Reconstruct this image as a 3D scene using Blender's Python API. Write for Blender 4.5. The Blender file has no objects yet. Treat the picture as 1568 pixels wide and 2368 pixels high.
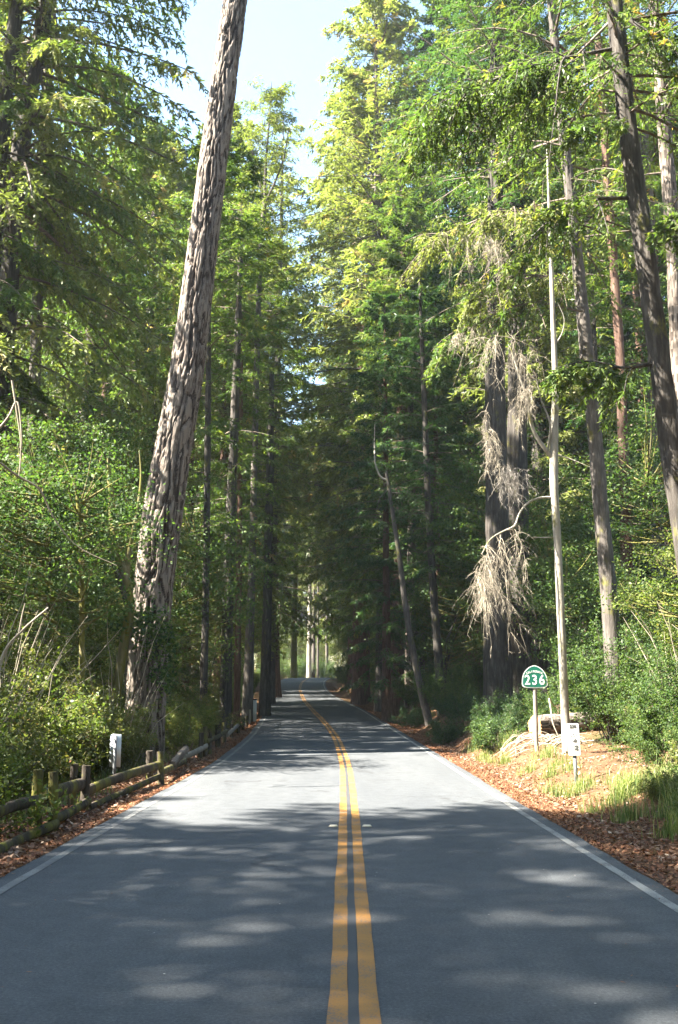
import bpy, math, random
import numpy as np
from mathutils import Vector, Matrix, Euler

# ------------------------------------------------------------------ camera, light, exposure
S = bpy.context.scene
COL = S.collection
CAM_H, F_PX, PITCH = 1.65, 2300.0, math.atan(419/2300.0)      # focal length in pixels of a 1568 x 2368 picture
cam_d = bpy.data.cameras.new('camera'); cam = bpy.data.objects.new('camera', cam_d); COL.objects.link(cam)
cam_d.sensor_fit = 'VERTICAL'; cam_d.sensor_height = 24.0; cam_d.lens = 24.0*F_PX/2368.0
cam_d.clip_start = 0.05; cam_d.clip_end = 3000
cam.location = (0, 0, CAM_H); cam.rotation_euler = (math.pi/2+PITCH, 0, 0)
S.camera = cam

SUN_AZ = np.array([-0.96, -0.27]); SUN_AZ = SUN_AZ/np.linalg.norm(SUN_AZ)    # horizontal direction towards the sun
SUN_EL = math.radians(49)
SUNV = Vector((SUN_AZ[0]*math.cos(SUN_EL), SUN_AZ[1]*math.cos(SUN_EL), math.sin(SUN_EL)))
world = bpy.data.worlds.new('World'); S.world = world; world.use_nodes = True
wn = world.node_tree; bg = wn.nodes['Background']; bg.inputs['Strength'].default_value = 0.05
sky = wn.nodes.new('ShaderNodeTexSky'); sky.sky_type = 'NISHITA'; sky.sun_disc = False
sky.sun_elevation = SUN_EL; sky.sun_rotation = math.atan2(SUN_AZ[0], SUN_AZ[1])
sky.air_density = 1.5; sky.dust_density = 1.0; sky.ozone_density = 2.5
wn.links.new(sky.outputs[0], bg.inputs['Color'])
sun_d = bpy.data.lights.new('sun', 'SUN'); sun_d.energy = 5.0; sun_d.angle = math.radians(0.55); sun_d.color = (1.0, 0.94, 0.82)
sun = bpy.data.objects.new('sun', sun_d); COL.objects.link(sun)
sun.rotation_euler = SUNV.to_track_quat('Z', 'Y').to_euler()
S.view_settings.view_transform = 'Standard'; S.view_settings.look = 'None'
S.view_settings.gamma = 1.0; S.view_settings.use_curve_mapping = False
S.view_settings.exposure = 3.55
S.render.engine = 'CYCLES'
S.cycles.max_bounces = 6; S.cycles.diffuse_bounces = 2; S.cycles.glossy_bounces = 2; S.cycles.transmission_bounces = 4
S.cycles.transparent_max_bounces = 4; S.cycles.use_denoising = True
S.cycles.caustics_reflective = False; S.cycles.caustics_refractive = False
S.cycles.sample_clamp_indirect = 6.0

# ------------------------------------------------------------------ small maths
CP, SP = math.cos(PITCH), math.sin(PITCH)
def pix(px, py, Y):
    """point at forward distance Y seen at pixel px,py of the 1568-wide photograph"""
    u = (px-784)/F_PX; v = (1184-py)/F_PX
    d = (u, CP - v*SP, v*CP + SP)
    t = Y/d[1]
    return np.array([u*t, Y, CAM_H + d[2]*t])
def pixw(w, Y): return w*Y/F_PX

def nrm(a):
    return a/np.maximum(np.linalg.norm(a, axis=-1, keepdims=True), 1e-9)

def _hash(ix, iy, iz, seed):
    h = (ix*374761393 + iy*668265263 + iz*1274126177 + seed*1442695041) & 0xffffffff
    h = ((h ^ (h >> 13))*1274126177) & 0xffffffff
    h = (h ^ (h >> 16)) & 0xffffff
    return h/float(0xffffff)
def vnoise(x, y, z=0.0, seed=0):
    x, y, z = np.broadcast_arrays(np.asarray(x, float), np.asarray(y, float), np.asarray(z, float))
    ix, iy, iz = np.floor(x).astype(np.int64), np.floor(y).astype(np.int64), np.floor(z).astype(np.int64)
    fx, fy, fz = x-ix, y-iy, z-iz
    fx, fy, fz = [f*f*(3-2*f) for f in (fx, fy, fz)]
    r = 0
    for dx in (0, 1):
        for dy in (0, 1):
            for dz in (0, 1):
                w = (fx if dx else 1-fx)*(fy if dy else 1-fy)*(fz if dz else 1-fz)
                r = r + w*_hash(ix+dx, iy+dy, iz+dz, seed)
    return r
def fbm(x, y, z=0.0, seed=0, o=4):
    a, s, r = 1.0, 0.0, 0.0
    for k in range(o):
        r = r + a*(vnoise(np.asarray(x)*2**k, np.asarray(y)*2**k, np.asarray(z)*2**k, seed+k)-.5)*2; s += a; a *= .5
    return r/s

# ------------------------------------------------------------------ road profile and terrain height
_Y = np.array([-60, 0, 9, 13, 24, 36, 45, 60, 76, 90, 103, 118, 132, 145, 158, 172, 186, 200, 230, 420])
_L = np.array([-3.05, -3.05, -3.07, -3.07, -3.0, -3.25, -3.6, -4.3, -5.35, -6.3, -7.1, -7.7, -7.9, -7.7, -6.6, -3.6, 1.5, 8.0, 26, 160])
_R = np.array([2.85, 2.85, 2.84, 2.76, 2.74, 2.5, 2.13, 1.5, .45, -.4, -1.15, -1.6, -1.75, -1.35, .2, 4.2, 10.5, 18, 40, 190])
_C = np.array([.03, .04, .1, .14, .17, -.1, -.6, -1.6, -2.6, -3.3, -4.0, -4.5, -4.7, -4.45, -3.2, .3, 6, 13, 33, 175])
_Z = np.array([0, 0, 0, 0, 0, .13, .34, .70, 1.08, 1.45, 1.95, 2.6, 3.2, 3.72, 4.05, 4.1, 3.9, 3.6, 3.0, 2.0])
_ys = np.arange(-60, 420, 1.0)
def _smooth(v, w=7):
    a = np.interp(_ys, _Y, v); k = np.hanning(w*2+1); k /= k.sum()
    return np.convolve(np.pad(a, w, mode='edge'), k, mode='valid')
_sl, _sr, _sc, _sz = _smooth(_L), _smooth(_R), _smooth(_C), _smooth(_Z)
def XL(y): return np.interp(y, _ys, _sl)
def XR(y): return np.interp(y, _ys, _sr)
def XC(y): return np.interp(y, _ys, _sc)
def ZR(y): return np.interp(y, _ys, _sz)
def sst(a, b, x):
    t = np.clip((x-a)/(b-a), 0, 1); return t*t*(3-2*t)
def H(x, y):
    x = np.asarray(x, float); y = np.asarray(y, float)
    dl = XL(y)-x; dr = x-XR(y)
    n = fbm(x*.9, y*.9, 0, 5, 4); n2 = fbm(x*.13, y*.13, 0, 9, 3)
    hl = -.05*sst(0, .25, dl) - .14*sst(.9, 2.6, dl) - .25*sst(2.5, 6, dl) + .10*np.maximum(dl-14, 0)*.6
    bank = .30+.12*sst(18, 23, y)+.20*sst(24.2, 26.6, y) + .12*sst(38, 60, y)
    hr = -.05*sst(0, .25, dr) - .05*sst(.5, 1.0, dr) + bank*sst(.75, 2.1, dr) + .035*np.maximum(dr-2.5, 0) + .07*np.maximum(dr-14, 0)
    out = np.maximum(dl, dr)
    amp = .03+.13*sst(.4, 2.5, out)
    h = np.where(dl > 0, hl, 0)+np.where(dr > 0, hr, 0) + np.where(out > 0, n*amp*sst(0, .8, out) + n2*1.0*sst(5, 30, out), 0)
    inside = (dl <= 0) & (dr <= 0)
    h = np.where(inside, -.05, h)
    return ZR(y)+h
def Hs(x, y): return float(H(x, y))
def gpix(px, py, y0=4.0, y1=180.0):
    """where the ray through a pixel meets the ground"""
    ys = np.arange(y0, y1, .05)
    v = (1184-py)/F_PX; u = (px-784)/F_PX
    t = ys/(CP-v*SP); x = u*t; z = CAM_H+(v*CP+SP)*t
    k = np.argmax(z < H(x, ys))
    return np.array([x[k], ys[k], float(H(x[k], ys[k]))])

# ------------------------------------------------------------------ materials
def new_mat(name):
    m = bpy.data.materials.new(name); m.use_nodes = True
    nt = m.node_tree; b = nt.nodes['Principled BSDF']
    return m, nt, b
def N(nt, t, **kw):
    n = nt.nodes.new(t)
    for k, v in kw.items():
        if k in n.inputs: n.inputs[k].default_value = v
        else: setattr(n, k, v)
    return n
def ramp(nt, fac, stops):
    r = nt.nodes.new('ShaderNodeValToRGB'); e = r.color_ramp.elements
    while len(e) < len(stops): e.new(.5)
    for i, (p, c) in enumerate(stops):
        e[i].position = p; e[i].color = (*c, 1)
    nt.links.new(fac, r.inputs[0]); return r
def coords(nt, scale, kind='Object'):
    tc = nt.nodes.new('ShaderNodeTexCoord'); mp = nt.nodes.new('ShaderNodeMapping')
    mp.inputs['Scale'].default_value = scale; nt.links.new(tc.outputs[kind], mp.inputs[0]); return mp.outputs[0]
def noise(nt, vec, scale, detail=6, rough=.6):
    n = nt.nodes.new('ShaderNodeTexNoise'); n.inputs['Scale'].default_value = scale
    n.inputs['Detail'].default_value = detail; n.inputs['Roughness'].default_value = rough
    nt.links.new(vec, n.inputs['Vector']); return n.outputs['Fac']
def bump(nt, b, h, strength, dist):
    n = nt.nodes.new('ShaderNodeBump'); n.inputs['Strength'].default_value = strength; n.inputs['Distance'].default_value = dist
    nt.links.new(h, n.inputs['Height']); nt.links.new(n.outputs[0], b.inputs['Normal'])
def mix(nt, fac, a, b_, mode='MIX'):
    m = nt.nodes.new('ShaderNodeMix'); m.data_type = 'RGBA'; m.blend_type = mode
    for s, v in ((0, fac), (6, a), (7, b_)):
        if hasattr(v, 'links'): nt.links.new(v, m.inputs[s])
        elif isinstance(v, (int, float)): m.inputs[s].default_value = v
        else: m.inputs[s].default_value = (*v, 1)
    return m.outputs[2]
def math_(nt, op, a, b_=0.0):
    m = nt.nodes.new('ShaderNodeMath'); m.operation = op
    for i, v in enumerate((a, b_)):
        if hasattr(v, 'links'): nt.links.new(v, m.inputs[i])
        else: m.inputs[i].default_value = v
    return m.outputs[0]

def leaf_mat(name, stops, trans=.38, rough=.45, tint=(.95, 1.0, .58)):
    m, nt, b = new_mat(name)
    at = nt.nodes.new('ShaderNodeAttribute'); at.attribute_name = 'v'
    oi = nt.nodes.new('ShaderNodeObjectInfo')
    f = math_(nt, 'ADD', math_(nt, 'MULTIPLY', at.outputs['Fac'], .86), math_(nt, 'MULTIPLY', oi.outputs['Random'], .14))
    r = ramp(nt, f, stops)
    nt.links.new(r.outputs[0], b.inputs['Base Color'])
    b.inputs['Roughness'].default_value = rough; b.inputs['Specular IOR Level'].default_value = .22
    tr = nt.nodes.new('ShaderNodeBsdfTranslucent')
    c = mix(nt, 1.0, r.outputs[0], tint, 'MULTIPLY'); nt.links.new(mix(nt, 1.0, c, (1.6, 1.75, 1.3), 'MULTIPLY'), tr.inputs[0])
    ms = nt.nodes.new('ShaderNodeMixShader'); ms.inputs[0].default_value = trans
    nt.links.new(b.outputs[0], ms.inputs[1]); nt.links.new(tr.outputs[0], ms.inputs[2])
    nt.links.new(ms.outputs[0], nt.nodes['Material Output'].inputs[0]); return m
M = {}
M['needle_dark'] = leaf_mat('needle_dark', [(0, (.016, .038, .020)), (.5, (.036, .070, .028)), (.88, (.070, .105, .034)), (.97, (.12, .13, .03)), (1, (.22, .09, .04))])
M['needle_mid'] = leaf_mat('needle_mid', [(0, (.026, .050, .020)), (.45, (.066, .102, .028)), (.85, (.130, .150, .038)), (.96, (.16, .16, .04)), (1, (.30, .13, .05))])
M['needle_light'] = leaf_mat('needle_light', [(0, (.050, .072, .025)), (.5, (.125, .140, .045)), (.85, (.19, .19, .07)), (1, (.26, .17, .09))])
M['leaf_green'] = leaf_mat('leaf_green', [(0, (.018, .040, .018)), (.5, (.052, .090, .026)), (.9, (.105, .135, .034)), (1, (.22, .15, .05))], rough=.6)
M['leaf_yellow'] = leaf_mat('leaf_yellow', [(0, (.030, .050, .018)), (.5, (.085, .110, .026)), (.85, (.135, .145, .034)), (1, (.26, .12, .06))], rough=.5)
M['leaf_bush'] = leaf_mat('leaf_bush', [(0, (.032, .050, .020)), (.35, (.075, .088, .026)), (.75, (.125, .125, .038)), (.9, (.17, .12, .055)), (1, (.26, .12, .07))], rough=.5)
M['dead_brown'] = leaf_mat('dead_brown', [(0, (.10, .05, .03)), (.5, (.22, .10, .05)), (1, (.34, .19, .10))], trans=.2, tint=(1, .8, .6))

def bark_mat(name, lo, mid, hi, moss=0.0, bs=.6, sc=1.0, attr=False):
    m, nt, b = new_mat(name)
    v = coords(nt, (sc*1.0, sc*1.0, sc*.16)); n1 = noise(nt, v, 9, 8, .65)
    v2 = coords(nt, (1, 1, .7)); n2 = noise(nt, v2, 2.2, 4, .6)
    f = n1
    if attr:
        at = nt.nodes.new('ShaderNodeAttribute'); at.attribute_name = 'v'
        f = math_(nt, 'ADD', math_(nt, 'MULTIPLY', n1, .45), math_(nt, 'MULTIPLY', at.outputs['Fac'], .55))
    c = ramp(nt, f, [(.25, lo), (.52, mid), (.75, hi)]).outputs[0]
    c = mix(nt, math_(nt, 'MULTIPLY', n2, .5), c, tuple(x*.62 for x in mid))
    if moss > 0:
        n3 = noise(nt, coords(nt, (1, 1, .5)), 3.0, 6, .7)
        g = ramp(nt, n3, [(max(.62-moss*.35, .2), (0, 0, 0)), (.74-moss*.25, (1, 1, 1))]).outputs[0]
        c = mix(nt, g, c, (.11, .105, .022))
    nt.links.new(c, b.inputs['Base Color']); b.inputs['Roughness'].default_value = .9; b.inputs['Specular IOR Level'].default_value = .15
    bump(nt, b, n1, bs, .05); return m
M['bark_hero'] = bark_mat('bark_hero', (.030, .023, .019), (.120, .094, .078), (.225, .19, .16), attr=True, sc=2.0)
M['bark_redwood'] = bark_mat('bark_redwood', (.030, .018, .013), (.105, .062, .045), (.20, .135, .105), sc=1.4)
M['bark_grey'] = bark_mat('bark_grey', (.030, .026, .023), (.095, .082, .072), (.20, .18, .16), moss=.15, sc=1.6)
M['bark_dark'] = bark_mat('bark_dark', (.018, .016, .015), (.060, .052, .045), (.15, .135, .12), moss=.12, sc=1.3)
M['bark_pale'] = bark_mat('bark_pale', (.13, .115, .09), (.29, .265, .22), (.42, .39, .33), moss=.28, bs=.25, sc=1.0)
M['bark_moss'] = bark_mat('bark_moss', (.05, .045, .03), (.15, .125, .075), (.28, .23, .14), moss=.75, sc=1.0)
M['wood_twig'] = bark_mat('wood_twig', (.05, .04, .032), (.12, .095, .075), (.2, .165, .135), bs=.2)
M['wood_dead'] = bark_mat('wood_dead', (.16, .135, .10), (.30, .26, .20), (.44, .39, .31), bs=.2)
M['wood_fence'] = bark_mat('wood_fence', (.015, .013, .011), (.048, .039, .031), (.10, .08, .065), moss=.42, bs=.5, sc=1.2)  # wood tone darkened for the shade the fence stands in
M['wood_post'] = bark_mat('wood_post', (.11, .096, .082), (.21, .19, .165), (.31, .285, .25), bs=.2, sc=2.0)

def flat_mat(name, col, rough=.6, spec=.3, metal=0, var=.15, sc=8, bmp=0):
    m, nt, b = new_mat(name); n = noise(nt, coords(nt, (1, 1, 1)), sc, 5, .6)
    c = ramp(nt, n, [(.3, tuple(x*(1-var) for x in col)), (.7, tuple(min(1, x*(1+var)) for x in col))]).outputs[0]
    nt.links.new(c, b.inputs['Base Color']); b.inputs['Roughness'].default_value = rough
    b.inputs['Specular IOR Level'].default_value = spec; b.inputs['Metallic'].default_value = metal
    if bmp: bump(nt, b, n, bmp, .01)
    return m
M['sign_green'] = flat_mat('sign_green', (.002, .075, .048), .35, .5, var=.06, sc=30)
M['sign_white'] = flat_mat('sign_white', (.46, .46, .44), .4, .5, var=.06, sc=14)
M['print_black'] = flat_mat('print_black', (.035, .035, .035), .6, .3, var=.4, sc=60)
M['print_faded'] = flat_mat('print_faded', (.38, .38, .37), .6, .3, var=.4, sc=60)
M['metal_post'] = flat_mat('metal_post', (.10, .105, .11), .5, .4, var=.35, sc=12)
M['metal_back'] = flat_mat('metal_back', (.42, .45, .48), .45, .5, metal=.3, var=.12, sc=9)
M['cut_wood'] = flat_mat('cut_wood', (.50, .24, .10), .8, .2, var=.3, sc=10, bmp=.3)
M['marker'] = flat_mat('marker', (.50, .44, .33), .5, .4, var=.2, sc=20)

# asphalt
m, nt, b = new_mat('asphalt'); M['asphalt'] = m
c0 = coords(nt, (1, 1, 1)); big = noise(nt, coords(nt, (1, .12, 1)), .9, 5, .6); mid = noise(nt, c0, 5, 6, .6); fine = noise(nt, c0, 42, 6, .85); grit = noise(nt, c0, 260, 2, .8)
col = ramp(nt, big, [(.3, (.045, .049, .055)), (.7, (.066, .070, .075))]).outputs[0]
col = mix(nt, .6, col, ramp(nt, mid, [(.32, (.74, .74, .74)), (.68, (1.22, 1.22, 1.22))]).outputs[0], 'MULTIPLY')
col = mix(nt, .8, col, ramp(nt, fine, [(.34, (.42, .42, .43)), (.5, (1, 1, 1)), (.66, (1.9, 1.86, 1.75))]).outputs[0], 'MULTIPLY')
col = mix(nt, ramp(nt, grit, [(.72, (0, 0, 0)), (.80, (1, 1, 1))]).outputs[0], col, (.36, .35, .33))
vor = nt.nodes.new('ShaderNodeTexVoronoi'); vor.inputs['Scale'].default_value = 5.5; nt.links.new(c0, vor.inputs['Vector'])
peb = ramp(nt, vor.outputs['Distance'], [(.028, (1, 1, 1)), (.05, (0, 0, 0))]).outputs[0]
sel = math_(nt, 'GREATER_THAN', vor.outputs['Color'], .62)
col = mix(nt, math_(nt, 'MULTIPLY', peb, sel), col, (.40, .38, .35))
nt.links.new(col, b.inputs['Base Color']); b.inputs['Roughness'].default_value = .78; b.inputs['Specular IOR Level'].default_value = .3
wv = nt.nodes.new('ShaderNodeTexVoronoi'); wv.feature = 'DISTANCE_TO_EDGE'; wv.inputs['Scale'].default_value = .34
dv = nt.nodes.new('ShaderNodeMixRGB'); dv.inputs[0].default_value = .32; nt.links.new(c0, dv.inputs[1]); nn_ = nt.nodes.new('ShaderNodeTexNoise'); nn_.inputs['Scale'].default_value = 1.3; nn_.inputs['Detail'].default_value = 8; nt.links.new(c0, nn_.inputs['Vector']); sc_ = nt.nodes.new('ShaderNodeVectorMath'); sc_.operation = 'SCALE'; sc_.inputs['Scale'].default_value = 4.0; nt.links.new(nn_.outputs['Color'], sc_.inputs[0]); nt.links.new(sc_.outputs[0], dv.inputs[2]); nt.links.new(dv.outputs[0], wv.inputs['Vector'])
crk = ramp(nt, wv.outputs['Distance'], [(.005, (1, 1, 1)), (.011, (0, 0, 0))]).outputs[0]
msk = ramp(nt, noise(nt, c0, .35, 3, .6), [(.50, (0, 0, 0)), (.60, (.8, .8, .8))]).outputs[0]
col2 = mix(nt, math_(nt, 'MULTIPLY', crk, msk), col, (.03, .03, .032)); nt.links.new(col2, b.inputs['Base Color'])
bump(nt, b, math_(nt, 'ADD', fine, math_(nt, 'MULTIPLY', grit, .6)), .8, .008)

def paint_mat(name, c, wear, under=(.11, .11, .11)):
    m, nt, b = new_mat(name); c0 = coords(nt, (1, 1, 1))
    n1 = noise(nt, c0, 70, 4, .75); n2 = noise(nt, c0, 3.0, 4, .6)
    s = math_(nt, 'ADD', math_(nt, 'MULTIPLY', n1, .6), math_(nt, 'MULTIPLY', n2, .4))
    f = ramp(nt, s, [(wear-.05, (0, 0, 0)), (wear+.05, (1, 1, 1))]).outputs[0]
    cc = mix(nt, n2, tuple(x*.8 for x in c), tuple(min(x*1.15, 1) for x in c))
    nt.links.new(mix(nt, f, under, cc), b.inputs['Base Color']); b.inputs['Roughness'].default_value = .7
    bump(nt, b, n1, .4, .004); M[name] = m
paint_mat('paint_yellow', (.25, .115, .020), .445, (.07, .07, .072))
paint_mat('paint_white', (.20, .20, .188), .47, (.07, .07, .072))
paint_mat('paint_white_worn', (.15, .15, .145), .52, (.07, .07, .072))
paint_mat('paint_black', (.034, .035, .038), .36, (.06, .06, .062))

# ground
m, nt, b = new_mat('forest_floor'); M['ground'] = m
c0 = coords(nt, (1, 1, 1)); n1 = noise(nt, c0, 1.1, 8, .65); n2 = noise(nt, c0, 22, 6, .7); n3 = noise(nt, c0, .5, 4, .6)
col = ramp(nt, n2, [(.25, (.03, .018, .012)), (.45, (.095, .052, .03)), (.62, (.16, .09, .05)), (.8, (.25, .16, .10))]).outputs[0]
col = mix(nt, ramp(nt, n3, [(.5, (0, 0, 0)), (.68, (.75, .75, .75))]).outputs[0], col, ramp(nt, n2, [(.3, (.03, .035, .014)), (.7, (.10, .10, .04))]).outputs[0])
col = mix(nt, .55, col, ramp(nt, n1, [(.3, (.6, .6, .6)), (.7, (1.3, 1.25, 1.2))]).outputs[0], 'MULTIPLY')
nt.links.new(col, b.inputs['Base Color']); b.inputs['Roughness'].default_value = .95; b.inputs['Specular IOR Level'].default_value = .1
bump(nt, b, math_(nt, 'ADD', n2, n1), .8, .06)
M['litter'] = leaf_mat('litter', [(0, (.035, .018, .012)), (.35, (.12, .048, .025)), (.7, (.21, .092, .045)), (.9, (.27, .16, .09)), (1, (.36, .27, .19))], trans=.12, rough=.7, tint=(1, .8, .6))
M['litter_pale'] = leaf_mat('litter_pale', [(0, (.06, .035, .025)), (.5, (.15, .085, .055)), (.85, (.24, .16, .11)), (1, (.36, .29, .22))], trans=.1, rough=.7, tint=(1, .8, .6))
M['grass'] = leaf_mat('grass', [(0, (.05, .09, .03)), (.5, (.12, .16, .05)), (.8, (.24, .23, .09)), (1, (.40, .33, .18))], trans=.35)

# ------------------------------------------------------------------ mesh helpers
def mesh_np(name, parts, mats):
    """parts: list of (verts (n,3), faces (m,k) int, material index, face values or None)"""
    nv = sum(len(p[0]) for p in parts); me = bpy.data.meshes.new(name)
    me.vertices.add(nv); me.vertices.foreach_set('co', np.concatenate([np.asarray(p[0], np.float32).reshape(-1, 3) for p in parts]).ravel())
    loops, starts, mi, at = [], [], [], []; off = 0; ls = 0
    for V, Fc, mk, av in parts:
        Fc = np.asarray(Fc, np.int32); k = Fc.shape[1]
        loops.append((Fc+off).ravel()); starts.append(ls+np.arange(len(Fc), dtype=np.int32)*k); ls += Fc.size; off += len(V)
        mi.append(np.full(len(Fc), mk, np.int32)); at.append(np.zeros(len(Fc), np.float32)+.5 if av is None else np.asarray(av, np.float32))
    loops = np.concatenate(loops); starts = np.concatenate(starts)
    me.loops.add(len(loops)); me.loops.foreach_set('vertex_index', loops)
    me.polygons.add(len(starts)); me.polygons.foreach_set('loop_start', starts)
    me.polygons.foreach_set('material_index', np.concatenate(mi))
    a = me.attributes.new('v', 'FLOAT', 'FACE'); a.data.foreach_set('value', np.concatenate(at))
    for mm in mats: me.materials.append(M[mm])
    me.update(calc_edges=True); return me
def smooth(me):
    me.polygons.foreach_set('use_smooth', np.ones(len(me.polygons), bool)); return me
def tri_part(T, mk, v=None):
    T = np.asarray(T).reshape(-1, 3, 3); return (T.reshape(-1, 3), np.arange(len(T)*3).reshape(-1, 3), mk, v)
def quad_part(Q, mk, v=None):
    Q = np.asarray(Q).reshape(-1, 4, 3); return (Q.reshape(-1, 3), np.arange(len(Q)*4).reshape(-1, 4), mk, v)
def tubes(P, R, k=5):
    """P (B,n,3) paths, R (B,n) radii -> verts, quads"""
    P = np.asarray(P, float); R = np.asarray(R, float)
    if P.ndim == 2: P = P[None]; R = R[None]
    B, n, _ = P.shape
    T = np.gradient(P, axis=1); T = nrm(T)
    ref = np.where(np.abs(T[:, :1, 2:3]) > .8, np.array([1., 0, 0]), np.array([0, 0, 1.]))
    U = nrm(np.cross(T, ref)); W = np.cross(T, U)
    a = np.arange(k)/k*2*np.pi
    V = P[:, :, None] + R[:, :, None, None]*(np.cos(a)[None, None, :, None]*U[:, :, None] + np.sin(a)[None, None, :, None]*W[:, :, None])
    i = np.arange(n-1)[:, None]; j = np.arange(k)[None]
    q = np.stack([i*k+j, i*k+(j+1) % k, (i+1)*k+(j+1) % k, (i+1)*k+j], -1).reshape(-1, 4)
    Fq = (q[None]+(np.arange(B)*n*k)[:, None, None]).reshape(-1, 4)
    return V.reshape(-1, 3), Fq
def tube_part(P, R, k=5, mk=0, v=None):
    V, Fq = tubes(P, R, k); return (V, Fq, mk, None)
def curve(pts, n):
    """smooth path through points"""
    pts = np.asarray(pts, float); t = np.zeros(len(pts)); t[1:] = np.cumsum(np.linalg.norm(np.diff(pts, axis=0), axis=1))
    tt = np.linspace(0, t[-1], n); m_ = np.gradient(pts, t, axis=0)
    i = np.clip(np.searchsorted(t, tt, side='right')-1, 0, len(t)-2); h = (t[i+1]-t[i]); s = ((tt-t[i])/h)[:, None]; h = h[:, None]
    return (2*s**3-3*s**2+1)*pts[i]+(s**3-2*s**2+s)*h*m_[i]+(-2*s**3+3*s**2)*pts[i+1]+(s**3-s**2)*h*m_[i+1]
def link(name, me, parent=None, loc=None, rz=0.0):
    o = bpy.data.objects.new(name, me); COL.objects.link(o)
    if parent is not None: o.parent = parent
    if loc is not None: o.location = tuple(loc)
    if rz: o.rotation_euler[2] = rz
    return o
def tag(o, label=None, cat=None, group=None, kind=None):
    if label: o['label'] = label
    if cat: o['category'] = cat
    if group: o['group'] = group
    if kind: o['kind'] = kind
    return o
def thing(name, loc, label, cat, group=None):
    o = bpy.data.objects.new(name, None); COL.objects.link(o); o.location = tuple(loc); o.empty_display_size = .3
    return tag(o, label, cat, group)
def struct(name, me): return tag(link(name, me), kind='structure')
def box_v(cx, cy, cz, sx, sy, sz, rot=None):
    c = np.array([[x, y, z] for x in (-.5, .5) for y in (-.5, .5) for z in (-.5, .5)])*np.array([sx, sy, sz])
    if rot is not None: c = c@np.array(rot.to_matrix()).T
    c = c+np.array([cx, cy, cz])
    f = np.array([[0, 1, 3, 2], [4, 6, 7, 5], [0, 4, 5, 1], [2, 3, 7, 6], [0, 2, 6, 4], [1, 5, 7, 3]])
    return c, f

# ------------------------------------------------------------------ ground and road
def axis(fine0, fine1, step, far0, far1, grow=1.16):
    a = list(np.arange(fine0, fine1, step)); s = step
    while a[-1] < far1: s *= grow; a.append(a[-1]+s)
    b_ = []; s = step; x = fine0
    while x > far0: s *= grow; x -= s; b_.append(x)
    return np.array(b_[::-1]+a)
gx = axis(-10, 11, .22, -900, 900); gy = axis(2, 62, .3, -300, 1500, 1.09)
# rows follow the road: x is shifted by the road's own offset so that its edges stay crisp
GX, GY = np.meshgrid(gx, gy)
sh = np.interp(GY, _ys, (_sl+_sr)/2-(_sl[0]+_sr[0])/2)
GX = GX+sh
GZ = H(GX, GY)
ny, nx = GX.shape
i = np.arange(ny-1)[:, None]; j = np.arange(nx-1)[None]
gf = np.stack([i*nx+j, i*nx+j+1, (i+1)*nx+j+1, (i+1)*nx+j], -1).reshape(-1, 4)
struct('ground', smooth(mesh_np('ground', [(np.stack([GX, GY, GZ], -1).reshape(-1, 3), gf, 0, None)], ['ground'])))

def strip(fa, fb, y0, y1, dz, across=1, step=.5, edge=0.0, seed=0):
    ys = np.arange(y0, y1+.01, step); n = across+1
    a = fa(ys); b_ = fb(ys)
    if edge: a = a+edge*fbm(ys*1.3, 0, 0, seed, 4); b_ = b_+edge*fbm(ys*1.3, 7, 0, seed+3, 4)
    t = np.linspace(0, 1, n)[None]
    X = a[:, None]*(1-t)+b_[:, None]*t; Y = np.repeat(ys[:, None], n, 1); Z = ZR(Y)+dz
    i = np.arange(len(ys)-1)[:, None]; j = np.arange(across)[None]
    f = np.stack([i*n+j, i*n+j+1, (i+1)*n+j+1, (i+1)*n+j], -1).reshape(-1, 4)
    return (np.stack([X, Y, Z], -1).reshape(-1, 3), f, 0, None)
struct('road', smooth(mesh_np('road', [strip(XL, XR, -58, 240, 0.0, 12, .4, .035, 3)], ['asphalt'])))
def marking(name, off0, off1, base, mat, edge=.006, seed=1, dz=.004):
    return struct(name, mesh_np(name, [strip(lambda y: base(y)+off0, lambda y: base(y)+off1, -58, 235, dz, 1, .12 if edge else .5, edge, seed)], [mat]))
marking('centre_gap_marking', -.029, .029, XC, 'paint_black', .004, 4)
marking('centre_line_marking', -.135, -.029, XC, 'paint_yellow', .011, 11)
marking('centre_line_marking', .029, .135, XC, 'paint_yellow', .011, 12)
marking('edge_line_marking', -.25, -.16, XR, 'paint_white', .008, 13)
marking('edge_line_marking', .16, .25, XL, 'paint_white_worn', .012, 14)

# raised reflective markers either side of the double line
for px, lab in ((771, 'small raised road stud just left of the double yellow line'), (849, 'small raised road stud just right of the double yellow line')):
    p = pix(px, 1911, 13.0); p[2] = .004
    bot, f = box_v(0, 0, .009, .115, .10, .018); bot[:, :2] *= np.where(bot[:, 2:3] > .01, .72, 1)
    o = link('road_stud', mesh_np('road_stud', [(bot, f, 0, None)], ['marker']), loc=p); tag(o, lab, 'road stud', 'road studs beside the centre line')

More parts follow.
